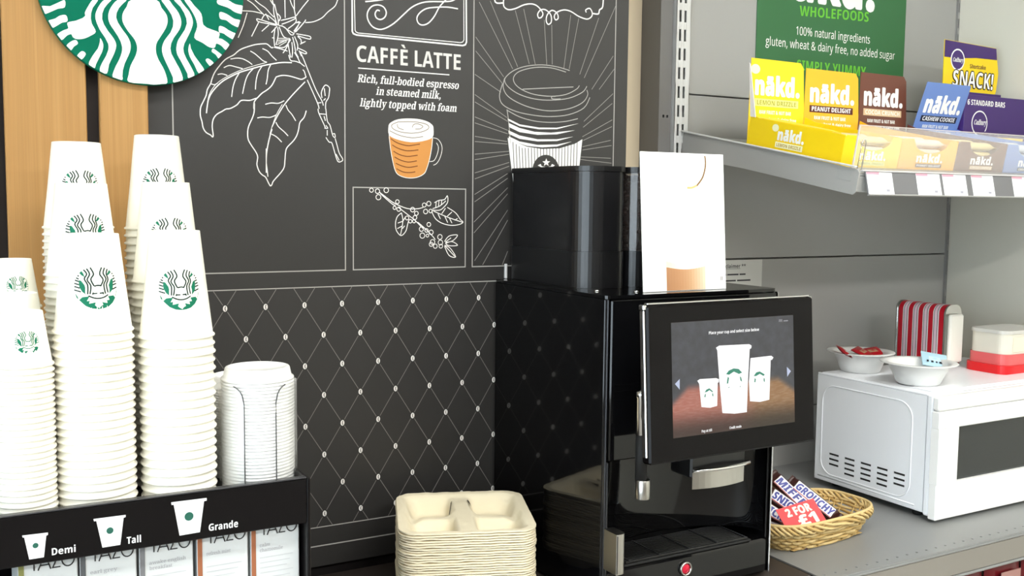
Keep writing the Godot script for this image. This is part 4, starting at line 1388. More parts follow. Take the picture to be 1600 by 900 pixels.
func build_cups() -> void:
	var paper := mat("cup_paper", Color(0.96, 0.947, 0.895), 0.55)
	var green := mat("logo_green", Color(0.06, 0.42, 0.31), 0.5, 0.0, 0.3)
	var dark := mat("logo_dark", Color(0.05, 0.16, 0.14), 0.5, 0.0, 0.3)
	# kind: [rim radius, base radius, height, pitch, logo radius, logo centre below base]
	var kinds := {
		"large": [0.0425, 0.0292, 0.1290, 0.0102, 0.0240, 0.069],
		"medium": [0.0425, 0.0302, 0.1145, 0.0089, 0.0238, 0.061],
		"small": [0.0305, 0.0222, 0.0620, 0.0067, 0.0128, 0.033]}
	# stack: [kind, row, x, z, height of its top]
	var stacks := [
		["large", "front", 0.2435, 0.345, 1.460], ["large", "middle", 0.2525, 0.245, 1.519], ["large", "rear", 0.260, 0.145, 1.584],
		["medium", "front", 0.1490, 0.345, 1.457], ["medium", "middle", 0.1510, 0.245, 1.516], ["medium", "rear", 0.1575, 0.145, 1.571],
		["small", "front", 0.0725, 0.357, 1.371], ["small", "middle", 0.0730, 0.280, 1.385], ["small", "rear", 0.0735, 0.203, 1.421]]
	var plain := {}
	for s in stacks:
		var d: Array = kinds[s[0]]
		var rim: float = d[0]
		var base: float = d[1]
		var h: float = d[2]
		var mid: float = h - d[5]
		var count := int(round((s[4] - 1.1253 - h) / d[3])) + 1
		var pitch: float = (s[4] - 1.1253 - h) / (count - 1)
		var group := "%s paper cups, %s stack" % [s[0], s[1]]
		for i in count:
			var at := Vector3(s[2] + (0.0 if i == 0 else rng.randf_range(-0.0004, 0.0004)), 1.1253 + pitch * i, s[3])
			var label := "%s white paper cup, %s below the emblem cup of the %s stack" % [s[0], nth(count - 1 - i), s[1]]
			if i == count - 1:
				var c := thing("paper_cup", "%s white paper cup with green emblem, top of the %s stack" % [s[0], s[1]], "cup", at, 0.0, "top cups with emblem")
				part(c, "cup_body", plain[s[0]].get_child(0).mesh, paper)
				# the emblem looks out to the aisle
				var face := atan2(-s[2], 1.6 - s[3]) + deg_to_rad(7.0 if s[0] != "small" else 12.0)
				var k := Ink.new()
				k.place = func(p: Vector2, layer: float) -> Vector3:
					var y := mid + p.y
					var r := lerpf(rim, base, y / h) + 0.00025 + layer * 0.0001
					var a := face + p.x / r
					return Vector3(r * sin(a), y, r * cos(a))
				for f in LOGO_FILL:
					strip_poly(k, green, logo_points(f, d[4]), 0.0)
				for f in LOGO_LINE:
					ink_line(k, dark if s[0] != "small" else green, curve(logo_points(f, d[4]), 4), d[4] * 0.062, 1.0)
				ink_done(k, c, "emblem_print")
			elif not plain.has(s[0]):
				var c := thing("paper_cup", label, "cup", at, 0.0, group)
				part(c, "cup_body", cup_mesh(rim, base, h), paper)
				plain[s[0]] = c
			else:
				copy(plain[s[0]], at, rng.randf() * 0.1, label, group)

# a filled shape cut into narrow strips so that it bends with the cup
func strip_poly(k: Ink, m: Material, poly: PackedVector2Array, layer: float) -> void:
	var lo := INF
	var hi := -INF
	for p in poly:
		lo = minf(lo, p.x)
		hi = maxf(hi, p.x)
	var x := lo
	while x < hi:
		var e := minf(x + 0.0026, hi)
		for cut in Geometry2D.intersect_polygons(poly, PackedVector2Array([Vector2(x, -1), Vector2(e, -1), Vector2(e, 1), Vector2(x, 1)])):
			ink_poly(k, m, cut, layer)
		x = e

func build_lids() -> void:
	var st := begin(true)
	var outer := [Vector2(0.0440, 0.0), Vector2(0.0455, 0.0004), Vector2(0.0458, 0.0022), Vector2(0.0450, 0.0034), Vector2(0.0428, 0.0042), Vector2(0.0405, 0.0150), Vector2(0.0395, 0.0162), Vector2(0.0375, 0.0165), Vector2(0.0362, 0.0152), Vector2(0.0358, 0.0125), Vector2(0, 0.0125)]
	add_lathe(st, outer, 40)
	add_lathe(st, [Vector2(0, 0.0119), Vector2(0.0354, 0.0119), Vector2(0.0358, 0.0148), Vector2(0.0378, 0.0159), Vector2(0.0398, 0.0146), Vector2(0.0421, 0.0036), Vector2(0.0440, 0.0)], 40)
	var m := finish(st)
	var white := mat("lid_white", Color(0.94, 0.94, 0.93), 0.3)
	var first: Node3D = null
	for col in [["front", 0.3440, 0.337, 1.2860], ["rear", 0.3480, 0.240, 1.2600]]:
		var n := 35
		var pitch: float = (col[3] - 0.0165 - 1.1253) / (n - 1)
		for i in n:
			var label := ("white plastic cup lid, %s below the top lid of the %s stack" % [nth(n - 1 - i), col[0]]) if i < n - 1 else "white plastic cup lid lying on top of the %s stack" % col[0]
			var at := Vector3(col[1] + rng.randf_range(-0.0003, 0.0003), 1.1253 + pitch * i, col[2])
			if first == null:
				first = thing("drink_cover", label, "lid", at, 0.0, "%s stack of lids" % col[0])
				part(first, "lid_shell", m, white)
			else:
				copy(first, at, 0.0, label, "%s stack of lids" % col[0])
	# clear holder round the front lids
	var h := thing("lid_holder", "clear plastic holder round the front stack of white lids", "holder", Vector3(0.344, 1.1253, 0.337))
	var glass := clear("acrylic_clear", Color(0.95, 0.96, 0.96), 0.08)
	var edge := mat("acrylic_edge", Color(0.25, 0.25, 0.26), 0.2)
	for span in [[-1.75, -0.62], [0.20, 1.75]]:
		var g := begin(true)
		var seg := 16
		for i in seg:
			var a: float = lerpf(span[0], span[1], float(i) / seg)
			var b: float = lerpf(span[0], span[1], float(i + 1) / seg)
			for r in [0.0475, 0.0490]:
				var ha := holder_height(a, span)
				var hb := holder_height(b, span)
				quad(g, Vector3(r * sin(a), 0, r * cos(a)), Vector3(r * sin(a), ha, r * cos(a)), Vector3(r * sin(b), hb, r * cos(b)), Vector3(r * sin(b), 0, r * cos(b)))
		part(h, "holder_wall", finish(g), glass)
		var rim := []
		var inner: float = span[1] if span[1] < 0.0 else span[0]
		for i in 9:
			rim.append(Vector3(0.0482 * sin(inner), 0.12 * i / 8.0, 0.0482 * cos(inner)))
		for i in range(1, 7):
			var a := inner + signf(inner) * 0.05 * i
			rim.append(Vector3(0.0482 * sin(a), holder_height(a, span), 0.0482 * cos(a)))
		part(h, "holder_edge", tube(rim, 0.0008, 6), edge)

func holder_height(a: float, span: Array) -> float:
	var inner: float = span[1] if span[1] < 0.0 else span[0]
	var d := absf(a - inner)
	return 0.12 + 0.022 * sqrt(clampf(1.0 - pow(1.0 - minf(d, 0.35) / 0.35, 2.0), 0.0, 1.0))

# ---------------------------------------------------------------- pulp cup carriers
func tray_height(u: float, v: float) -> float:
	# u, v from -1 to 1 across the tray; 0 is the rim
	var e := maxf(absf(u), absf(v))
	var in_edge := smoothstep(0.90, 0.78, e)
	var h := -0.010 * in_edge
	for c in [[-0.44, -0.44], [0.44, -0.44], [-0.44, 0.44], [0.44, 0.44]]:
		var d := Vector2(u - c[0], v - c[1])
		var r := d.length() * (1.0 + 0.06 * cos(4.0 * d.angle()))
		h -= 0.0195 * smoothstep(0.43, 0.28, r) * in_edge
	# cross ridges between the wells and a raised middle
	var mid := Vector2(u, v).length()
	h += 0.006 * smoothstep(0.34, 0.16, mid)
	h += 0.004 * smoothstep(0.16, 0.06, absf(u)) * in_edge
	h = lerpf(h, -0.0045, smoothstep(0.22, 0.13, absf(u)) * in_edge)
	h = lerpf(h, -0.0110, smoothstep(0.13, 0.06, absf(v)) * smoothstep(0.12, 0.24, absf(u)) * in_edge)
	# a dipped finger notch in the side walls
	h -= 0.006 * smoothstep(0.30, 0.10, absf(v)) * smoothstep(0.60, 0.76, absf(u)) * in_edge
	return h

func tray_mesh(sd: int) -> ArrayMesh:
	var half := 0.1065
	var n := 46
	var wob := noise(9.0, 2, sd)
	var grid := []
	for j in n + 1:
		var row := []
		for i in n + 1:
			var u := -1.0 + 2.0 * i / n
			var v := -1.0 + 2.0 * j / n
			# square outline with round corners
			var q := Vector2(u, v)
			var c := 0.70
			var a := q.abs()
			if a.x > c and a.y > c:
				var d := a - Vector2(c, c)
				var m := maxf(d.x, d.y)
				d = d.normalized() * m
				a = Vector2(c, c) + d
				q = Vector2(a.x * signf(u), a.y * signf(v))
			var h := tray_height(u, v) + wob.get_noise_2d(u * 0.4, v * 0.4) * 0.0009
			row.append(Vector3(q.x * half, h, q.y * half))
		grid.append(row)
	var st := begin(true)
	var thick := Vector3(0, -0.0022, 0)
	for j in n:
		for i in n:
			quad(st, grid[j][i], grid[j][i + 1], grid[j + 1][i + 1], grid[j + 1][i])
			quad(st, grid[j + 1][i] + thick, grid[j + 1][i + 1] + thick, grid[j][i + 1] + thick, grid[j][i] + thick)
	st.set_smooth_group(1)
	var border := []
	for i in n:
		border.append(grid[0][i])
	for j in n:
		border.append(grid[j][n])
	for i in n:
		border.append(grid[n][n - i])
	for j in n:
		border.append(grid[n - j][0])
	for i in border.size():
		var a: Vector3 = border[i]
		var b: Vector3 = border[(i + 1) % border.size()]
		quad(st, a, b, b + thick, a + thick)
	return finish(st)

func fine_line(a: Vector2, b: Vector2) -> PackedVector2Array:
	var out := PackedVector2Array()
	for i in 11:
		out.append(a.lerp(b, i / 10.0))
	return out

func build_trays() -> void:
	var pulp := mat("pulp_card", Color(0.965, 0.92, 0.80), 0.85)
	pulp.albedo_texture = speck_texture(0.3, 0.90, 1.0, 12)
	pulp.uv1_triplanar = true
	pulp.uv1_scale = Vector3(18, 18, 18)
	var shapes := [tray_mesh(31), tray_mesh(32), tray_mesh(33)]
	var count := 28
	var pitch := 0.0039
	var c := Vector3(0.7155, 0.0, 0.1885)
	for i in count:
		var top := i == count - 1
		var at := c + Vector3(rng.randf_range(-0.0012, 0.0012), 1.0 - pitch * (count - 1 - i), rng.randf_range(-0.0012, 0.0012))
		var label := "cream pulp cup carrier tray on top of the carrier stack" if top else "cream pulp cup carrier tray, %s below the top one" % nth(count - 1 - i)
		var t := thing("carrier_tray", label, "tray", at, deg_to_rad(-21.5) + rng.randf_range(-0.006, 0.006), "stack of pulp carrier trays")
		part(t, "tray_shell", shapes[i % 3], pulp)
		if top:
			var k := ink_on(Transform3D())
			k.place = func(p: Vector2, layer: float) -> Vector3:
				return Vector3(p.x, tray_height(p.x / 0.1065, p.y / 0.1065) + 0.0030, p.y)
			for s in [[-0.0150, -0.060, -0.0210, -0.036], [0.0120, -0.062, 0.0155, -0.036], [-0.053, 0.034, -0.0525, 0.044], [0.051, 0.034, 0.0515, 0.044], [-0.058, -0.052, -0.0575, -0.046]]:
				ink_line(k, mat("slit_dark", Color(0.12, 0.09, 0.06), 0.9), fine_line(Vector2(s[0], s[1]), Vector2(s[2], s[3])), 0.0022)
			ink_done(k, t, "slit_mark")

# ---------------------------------------------------------------- sloping shelf above the microwave
const SLOPE := 0.1817

func shelf_frame() -> Transform3D:
	return Transform3D(Basis(Vector3.RIGHT, SLOPE), Vector3(0, 1.647, -0.17))

func build_display_shelf() -> void:
	var t := thing("display_shelf", "grey metal shelf sloping forward, carrying the snack boxes", "shelf", Vector3(0, 1.647, -0.17))
	t.rotation.x = SLOPE
	var grey := mat("shelf_grey")
	var pale := mat("post_white")
	var x0 := 1.447
	var x1 := 2.390
	part(t, "shelf_plate", rbox(Vector3(x0 + 0.004, -0.006, 0.0), Vector3(x1, 0.0, 0.498), 0.001), grey)
	part(t, "shelf_edge", rbox(Vector3(x0 + 0.004, -0.0355, 0.490), Vector3(x1, -0.0065, 0.498), 0.001), grey)
	part(t, "rear_edge", rbox(Vector3(x0 + 0.004, -0.03, 0.0005), Vector3(x1, -0.0065, 0.003), 0.0005), grey)
	# side bracket: a plate that grows shallow towards the back
	var b := PackedVector2Array([Vector2(-0.028, 0.012), Vector2(0.495, 0.006), Vector2(0.500, 0.0), Vector2(0.500, -0.034), Vector2(0.494, -0.041), Vector2(0.470, -0.041), Vector2(0.20, -0.040), Vector2(0.13, -0.042), Vector2(0.07, -0.052), Vector2(-0.012, -0.075), Vector2(-0.028, -0.075)])
	var side := Transform3D(Basis(Vector3(0, 0, 1), Vector3(0, 1, 0), Vector3(1, 0, 0)), Vector3(x0 - 0.001, 0, 0))
	part(t, "bracket", prism(b, 0.0, 0.003, side), mat("bracket_grey", Color(0.66, 0.655, 0.64), 0.4))
	part(t, "bracket_flange", rbox(Vector3(x0 + 0.0022, 0.0005, 0.0), Vector3(x0 + 0.012, 0.0055, 0.49), 0.001), grey)
	part(t, "bracket_flange", rbox(Vector3(x0 - 0.0075, 0.0085, -0.02), Vector3(x0 - 0.0012, 0.0118, 0.494), 0.0008), pale)
	part(t, "bracket_hook", rbox(Vector3(x0 - 0.0035, -0.030, -0.030), Vector3(x0 - 0.0012, 0.012, -0.008), 0.0008), pale)
	part(t, "bracket_tab", rbox(Vector3(x0 - 0.0016, -0.018, 0.448), Vector3(x0 - 0.0011, 0.0, 0.484), 0.0002), grey)
	part(t, "bracket", prism(b, 0.0, 0.002, Transform3D(side.basis, Vector3(x1 + 0.0005, 0, 0))), mat("bracket_grey"))
	# price rail along the front, leaning out at the bottom
	var rail := part(t, "price_rail", rbox(Vector3(x0 + 0.012, -0.0395, 0.0), Vector3(x1, 0.002, 0.0025), 0.0006), mat("rail_grey", Color(0.42, 0.42, 0.43), 0.3), Vector3(0, 0.0, 0.5006))
	rail.rotation.x = -SLOPE - 0.22
	part(rail, "rail_lip", rbox(Vector3(x0 + 0.012, -0.0420, -0.001), Vector3(x1, -0.0396, 0.0065), 0.0008), grey)
	part(rail, "rail_top", rbox(Vector3(x0 + 0.004, 0.0021, -0.0025), Vector3(x1, 0.0055, 0.005), 0.001), mat("rail_pale", Color(0.75, 0.74, 0.74), 0.35))
	# clear riser in front of the boxes with its wire clip
	var glass := clear("riser_clear", Color(0.95, 0.94, 0.93), 0.16, 0.04)
	part(t, "riser", rbox(Vector3(1.456, 0.0015, 0.4735), Vector3(2.385, 0.083, 0.4760), 0.0006), glass)
	part(t, "riser_edge", rbox(Vector3(1.4535, 0.0015, 0.4730), Vector3(1.4558, 0.083, 0.4765), 0.0005), mat("riser_edge_m", Color(0.82, 0.78, 0.76), 0.3))
	part(t, "riser_edge", rbox(Vector3(1.4535, 0.0832, 0.4730), Vector3(2.385, 0.0845, 0.4765), 0.0004), mat("riser_edge_m"))
	var wire := [Vector3(1.463, 0.002, 0.479), Vector3(1.463, 0.052, 0.479), Vector3(1.466, 0.058, 0.479), Vector3(1.471, 0.058, 0.479), Vector3(1.474, 0.052, 0.479), Vector3(1.474, 0.002, 0.479)]
	part(t, "wire_clip", tube(wire, 0.0011, 8), mat("machine_chrome"))
	# price tickets in the rail
	var xs := [[1.4605, 1.528], [1.594, 1.661], [1.669, 1.738], [1.755, 1.822], [1.883, 1.950], [1.965, 2.032]]
	var white := mat("ticket_white", Color(0.95, 0.95, 0.95), 0.5)
	var rose := mat("ticket_rose", Color(0.88, 0.60, 0.66), 0.5)
	var faint := mat("ticket_ink", Color(0.62, 0.62, 0.66), 0.6)
	var under := ["under the yellow snack box", "under the orange snack box", "under the orange and brown snack boxes", "under the brown snack box", "under the blue snack box", "beyond the blue snack box"]
	for i in xs.size():
		var p := thing("price_ticket", "white price ticket with pink corner on the rail %s" % under[i], "ticket", Vector3.ZERO, 0.0, "price tickets on the shelf rail")
		p.transform = shelf_frame() * Transform3D(Basis(Vector3.RIGHT, -SLOPE - 0.22), Vector3(0, 0, 0.5006))
		part(p, "ticket_card", rbox(Vector3(xs[i][0], -0.0393, 0.0027), Vector3(xs[i][1], 0.0015, 0.0032), 0.0001), white)
		var k := ink_on(Transform3D(Basis(), Vector3(0, 0, 0.0031)))
		var a: float = xs[i][0]
		ink_rect(k, rose, a, -0.0028, a + 0.033, 0.0015)
		for r in 3:
			ink_rect(k, faint, a + 0.016, -0.016 - 0.006 * r, a + 0.050 - 0.008 * r, -0.0152 - 0.006 * r)
		ink_rect(k, faint, a + 0.047, -0.0345, a + 0.056, -0.030)
		ink_done(k, p, "ticket_print")

# ---------------------------------------------------------------- boxes of snack bars
func on_shelf(o: Node3D, x: float, s: float) -> void:
	o.transform = shelf_frame() * Transform3D(Basis(), Vector3(x, 0.0004, s))

func build_snack_boxes() -> void:
	# [x, width, header lean, header height, colours..., words]
	var kinds := [
		["yellow", 1.477, 0.157, -0.02, 0.186, Color(0.985, 0.84, 0.07), Color(0.98, 0.97, 0.55), "LEMON DRIZZLE", Color(0.62, 0.62, 0.2)],
		["orange", 1.6355, 0.168, -0.02, 0.176, Color(0.96, 0.72, 0.14), Color(0.33, 0.13, 0.07), "PEANUT DELIGHT", Color(1, 1, 1)],
		["brown", 1.8050, 0.158, -0.02, 0.180, Color(0.42, 0.24, 0.18), Color(0.86, 0.74, 0.58), "COCOA CRUNCH", Color(0.98, 0.95, 0.9)],
		["blue", 1.9645, 0.158, 0.30, 0.172, Color(0.43, 0.55, 0.80), Color(0.10, 0.12, 0.20), "CASHEW COOKIE", Color(1, 1, 1)]]
	var white := mat("print_white", Color(0.98, 0.98, 0.96), 0.45)
	var core := mat("card_core", Color(0.93, 0.90, 0.87), 0.7)
	var film := mat("bar_film", Color(0.88, 0.80, 0.55), 0.3)
	for d in kinds:
		var w: float = d[2]
		var t := thing("snack_box", "%s display box of fruit bars on the sloping shelf" % d[0], "box", Vector3.ZERO, 0.0, "fruit bar display boxes")
		on_shelf(t, d[1], 0.163)
		var card := mat("box_%s" % d[0], d[5], 0.4)
		var side_m := card
		var band := mat("box_band_%s" % d[0], d[6], 0.45)
		var words := mat("box_words_%s" % d[0], d[8], 0.45)
		var L := 0.262
		part(t, "box_floor", rbox(Vector3(0.0015, 0.0, 0.002), Vector3(w - 0.0015, 0.0015, L - 0.002), 0.0003), core)
		var flank := PackedVector2Array([Vector2(0, 0), Vector2(L, 0), Vector2(L, 0.060), Vector2(0.03, 0.063), Vector2(0, 0.070)])
		var turned := Basis(Vector3(0, 0, 1), Vector3(0, 1, 0), Vector3(1, 0, 0))
		part(t, "box_side", prism(flank, 0.0, 0.0013, Transform3D(turned, Vector3.ZERO)), side_m)
		part(t, "box_side", prism(flank, w - 0.0013, w, Transform3D(turned, Vector3.ZERO)), side_m)
		# front with a scooped middle
		var front := PackedVector2Array([Vector2(0.0015, 0), Vector2(w - 0.0015, 0), Vector2(w - 0.0015, 0.056), Vector2(w - 0.006, 0.060), Vector2(w - 0.016, 0.060)])
		for i in 13:
			var u := float(i) / 12.0
			front.append(Vector2(lerpf(w - 0.024, 0.034, u), 0.060 - 0.027 * pow(sin(PI * u), 0.45)))
		front.append_array(PackedVector2Array([Vector2(0.026, 0.060), Vector2(0.006, 0.060), Vector2(0.0015, 0.056)]))
		var fr := part(t, "box_front", prism(front, L - 0.0015, L), card)
		var k := ink_on(Transform3D(Basis(), Vector3(0, 0, L)))
		ink_bold(k, white, "nākd.", w * 0.30, w * 0.76, 0.0150, 0.0155, 0.0006)
		ink_rect(k, band, w * 0.30, 0.0045, w * 0.76, 0.0120)
		ink_text(k, words, d[7], "Droid Sans|b", w * 0.32, w * 0.74, 0.0060, 0.0045, 1.0)
		ink_done(k, fr, "front_print")
		# tall header card at the back
		var hh: float = d[4]
		var top := PackedVector2Array([Vector2(0.0, 0), Vector2(w, 0), Vector2(w + 0.004, hh * 0.45), Vector2(w - 0.001, hh - 0.012), Vector2(w - 0.010, hh - 0.001), Vector2(0.006, hh)])
		if d[0] == "blue":
			top = PackedVector2Array([Vector2(0.0, 0), Vector2(w, 0), Vector2(w, hh), Vector2(0.004, hh)])
		var head := part(t, "header_card", prism(top, -0.0013, 0.0), card, Vector3(0, 0.0, 0.0035))
		head.rotation.x = d[3] - SLOPE * 0.9
		k = ink_on(Transform3D())
		ink_bold(k, white, "nākd.", w * 0.12, w * 0.92, hh * 0.60, 0.038, 0.0017)
		ink_rect(k, band, w * 0.11, hh * 0.47, w * 0.91, hh * 0.555)
		ink_text(k, words, d[7], "Droid Sans|b", w * 0.15, w * 0.87, hh * 0.487, 0.0095, 1.0)
		ink_text(k, white, "RAW FRUIT & NUT BAR", "Droid Sans|b", w * 0.20, w * 0.78, hh * 0.385, 0.0075)
		ink_text(k, white, "gluten, wheat & dairy free", "Droid Sans|b", w * 0.10, w * 0.88, hh * 0.315, 0.0060)
		if d[0] == "yellow":
			ink_disc(k, mat("badge_cream", Color(0.99, 0.98, 0.80), 0.5), Vector2(w * 0.11, hh * 0.88), 0.013, 0.010)
		ink_done(k, head, "header_print")
		if d[0] == "yellow":
			# name on the long side, and the white fold beside the header
			var sk := ink_on(Transform3D(Basis(Vector3(0, 0, 1), Vector3(0, 1, 0), Vector3(-1, 0, 0)), Vector3(0, 0, 0)))
			ink_bold(sk, white, "nākd.", 0.088, 0.160, 0.0275, 0.0215, 0.0009)
			ink_rect(sk, mat("badge_cream"), 0.084, 0.0120, 0.160, 0.0235)
			ink_text(sk, mat("box_side_words", Color(0.72, 0.60, 0.2), 0.5), "LEMON DRIZZLE", "Droid Sans|b", 0.088, 0.156, 0.0145, 0.0065, 1.0)
			ink_disc(sk, mat("badge_cream"), Vector2(0.078, 0.050), 0.0095, 0.0075)
			ink_done(sk, t, "side_print")
			part(t, "side_fold", prism(PackedVector2Array([Vector2(0.0, 0.064), Vector2(0.016, 0.064), Vector2(-0.024, 0.170), Vector2(-0.028, 0.172)]), -0.0012, 0.0004, Transform3D(turned, Vector3(0.0, 0.0, 0.0))), core)
			part(t, "top_flap", prism(PackedVector2Array([Vector2(0.0015, 0.012), Vector2(0.058, 0.012), Vector2(0.030, 0.20), Vector2(0.0015, 0.25)]), 0.0, 0.0012, Transform3D(Basis(Vector3(1, 0, 0), Vector3(0, -0.01, 1), Vector3(0, 1, 0)), Vector3(0, 0.0632, 0))), card)
		# wrapped bars lying in the box
		for i in 6:
			var bar := thing("fruit_bar", "wrapped fruit bar %s of the %s pile in the %s display box" % [["at the bottom", "in the middle", "on top"][i % 3], "front" if i < 3 else "rear", d[0]], "snack bar", Vector3.ZERO, 0.0, "fruit bars in the %s box" % d[0])
			bar.transform = shelf_frame() * Transform3D(Basis(Vector3.UP, rng.randf_range(-0.05, 0.05)), Vector3(d[1] + w * 0.5, 0.0135 + 0.018 * (i % 3), 0.163 + (0.232 if i < 3 else 0.188)))
			part(bar, "wrapper", wrapped_bar(w - 0.022, 0.030, 0.0165), [mat("bar_film"), mat("bar_lemon", Color(0.95, 0.91, 0.42), 0.3), mat("bar_pale", Color(0.90, 0.82, 0.74), 0.3)][(i + 1) % 3] if d[0] == "yellow" else film if d[0] == "brown" else mat("bar_pale") if d[0] == "orange" else mat("bar_ice", Color(0.80, 0.83, 0.88), 0.3))
	build_chocolate_boxes()

# a bar in crimped film: a rounded slab with flat ends
func wrapped_bar(l: float, w: float, h: float) -> ArrayMesh:
	var st := begin(true)
	var n := 12
	var rings := []
	var xs := [-0.5, -0.44, -0.425, -0.36, 0.36, 0.425, 0.44, 0.5]
	var fat := [0.06, 0.06, 0.35, 1.0, 1.0, 0.35, 0.06, 0.06]
	for i in xs.size():
		var ring := []
		for k in n:
			var a := TAU * k / n
			var cw := signf(cos(a)) * pow(absf(cos(a)), 0.6)
			var sw := signf(sin(a)) * pow(absf(sin(a)), 0.6)
			ring.append(Vector3(xs[i] * l, sw * h * 0.5 * fat[i], cw * w * 0.5 * (1.0 if fat[i] > 0.3 else 1.06)))
		rings.append(ring)
	for i in rings.size() - 1:
		for k in n:
			quad(st, rings[i][k], rings[i][(k + 1) % n], rings[i + 1][(k + 1) % n], rings[i + 1][k])
	for k in range(1, n - 1):
		tri(st, rings[0][0], rings[0][k], rings[0][k + 1])
		tri(st, rings[7][0], rings[7][k + 1], rings[7][k])
	return finish(st)

func build_chocolate_boxes() -> void:
	var purple := mat("choc_purple", Color(0.25, 0.13, 0.42), 0.35)
	var yellow := mat("choc_yellow", Color(0.96, 0.83, 0.06), 0.4)
	var white := mat("print_white")
	var ink := mat("choc_ink", Color(0.16, 0.07, 0.16), 0.5)
	var brown := mat("box_brown")
	var t := thing("chocolate_box", "purple chocolate bar box with tall yellow header by the wall", "box", Vector3.ZERO)
	t.transform = shelf_frame() * Transform3D(Basis(Vector3.RIGHT, -SLOPE), Vector3(2.126, 0.0372, 0.196))
	# upright carton, front in the plane z = 0 of its own
	part(t, "carton", rbox(Vector3(0, 0, -0.085), Vector3(0.262, 0.116, 0.0), 0.001), purple)
	part(t, "flap", rbox(Vector3(0.012, 0.1165, -0.074), Vector3(0.238, 0.134, -0.0715), 0.0006), purple)
	var head := PackedVector2Array([Vector2(0.0, 0.128), Vector2(0.195, 0.128), Vector2(0.206, 0.155), Vector2(0.212, 0.20), Vector2(0.198, 0.262), Vector2(0.0, 0.268)])
	var hc := part(t, "header_card", prism(head, -0.0785, -0.0765), yellow, Vector3(0.018, -0.012, 0.0))
	var k := ink_on(Transform3D(Basis(), Vector3(0, 0, -0.0764)))
	ink_poly(k, purple, PackedVector2Array([Vector2(0.0, 0.226), Vector2(0.05, 0.226), Vector2(0.12, 0.232), Vector2(0.203, 0.233), Vector2(0.198, 0.261), Vector2(0.0, 0.267)]))
	ink_disc(k, white, Vector2(0.050, 0.2225), 0.0265, 0.0265, 1.0)
	ink_disc(k, purple, Vector2(0.050, 0.2225), 0.0230, 0.0230, 2.0)
	ink_text(k, white, "Cadbury", "Droid Serif|b", 0.031, 0.070, 0.217, 0.010, 3.0, 0.3)
	ink_text(k, brown, "Shortcake", "Droid Sans|b", 0.098, 0.160, 0.2055, 0.010, 1.0)
	for o in [[-0.0028, 0.0], [0.0028, 0.0], [0.0, 0.0028], [0.0, -0.0028], [0.002, 0.002], [-0.002, -0.002]]:
		ink_text(k, ink, "SNACK!", "Droid Sans|b", 0.034 + o[0], 0.190 + o[0], 0.158 + o[1], 0.038, 1.5, 0.05)
	ink_text(k, white, "SNACK!", "Droid Sans|b", 0.034, 0.190, 0.158, 0.038, 3.0, 0.05)
	ink_done(k, hc, "header_print")
	k = ink_on(Transform3D())
	ink_text(k, white, "6 STANDARD BARS", "Droid Sans|b", 0.010, 0.152, 0.092, 0.0125)
	ink_disc(k, white, Vector2(0.058, 0.050), 0.030, 0.030, 0.0, 32)
	ink_disc(k, purple, Vector2(0.058, 0.050), 0.027, 0.027, 1.0, 32)
	ink_text(k, white, "Cadbury", "Droid Serif|b", 0.036, 0.082, 0.046, 0.012, 2.0, 0.3)
	ink_done(k, t, "carton_print")
	# shallow tray in front of it
	var f := thing("chocolate_tray", "shallow purple tray with a yellow label before the purple box", "box", Vector3.ZERO)
	f.transform = shelf_frame() * Transform3D(Basis(), Vector3(2.135, 0.0004, 0.225))
	part(f, "tray_floor", rbox(Vector3(0, 0, 0), Vector3(0.24, 0.0015, 0.20), 0.0003), brown)
	part(f, "tray_rear", rbox(Vector3(0, 0.0017, 0), Vector3(0.24, 0.070, 0.0018), 0.0003), purple)
	part(f, "tray_front", rbox(Vector3(0, 0.0017, 0.198), Vector3(0.24, 0.045, 0.2), 0.0003), purple)
	var q := ink_on(Transform3D(Basis(), Vector3(0, 0, 0.0018)))
	ink_rect(q, yellow, 0.028, 0.012, 0.170, 0.058)
	ink_text(q, ink, "SNACK!", "Droid Sans|b", 0.040, 0.160, 0.022, 0.028, 1.0)
	for i in 4:
		ink_rect(q, white, 0.186 + 0.012 * i, 0.020, 0.189 + 0.012 * i, 0.062)
	ink_done(q, f, "tray_print")

# ---------------------------------------------------------------- things on the microwave
func bowl_mesh(r: float, rb: float, h: float) -> ArrayMesh:
	return lathe([Vector2(0, 0), Vector2(rb - 0.003, 0), Vector2(rb, 0.002), Vector2(lerpf(rb, r - 0.016, 0.5), h * 0.5), Vector2(r - 0.016, h - 0.004), Vector2(r - 0.012, h - 0.0015), Vector2(r - 0.001, h - 0.0012), Vector2(r, h), Vector2(r - 0.001, h + 0.0012), Vector2(r - 0.013, h + 0.0010), Vector2(r - 0.018, h - 0.002), Vector2(lerpf(rb, r - 0.018, 0.5) - 0.001, h * 0.5), Vector2(rb - 0.003, 0.004), Vector2(0, 0.004)], 48)

func sachet(called: String, label: String, cat: String, at: Vector3, euler: Vector3, m: Material, patch: Material, group: String, w := 0.05, h := 0.036) -> Node3D:
	var t := thing(called, label, cat, at, 0.0, group)
	t.rotation = euler
	part(t, "pouch", pouch(w, h, 0.008, 6), m)
	part(t, "patch", rbox(Vector3(-w * 0.25, h * 0.3, 0.0037), Vector3(w * 0.2, h * 0.62, 0.0046), 0.0003), patch)
	return t

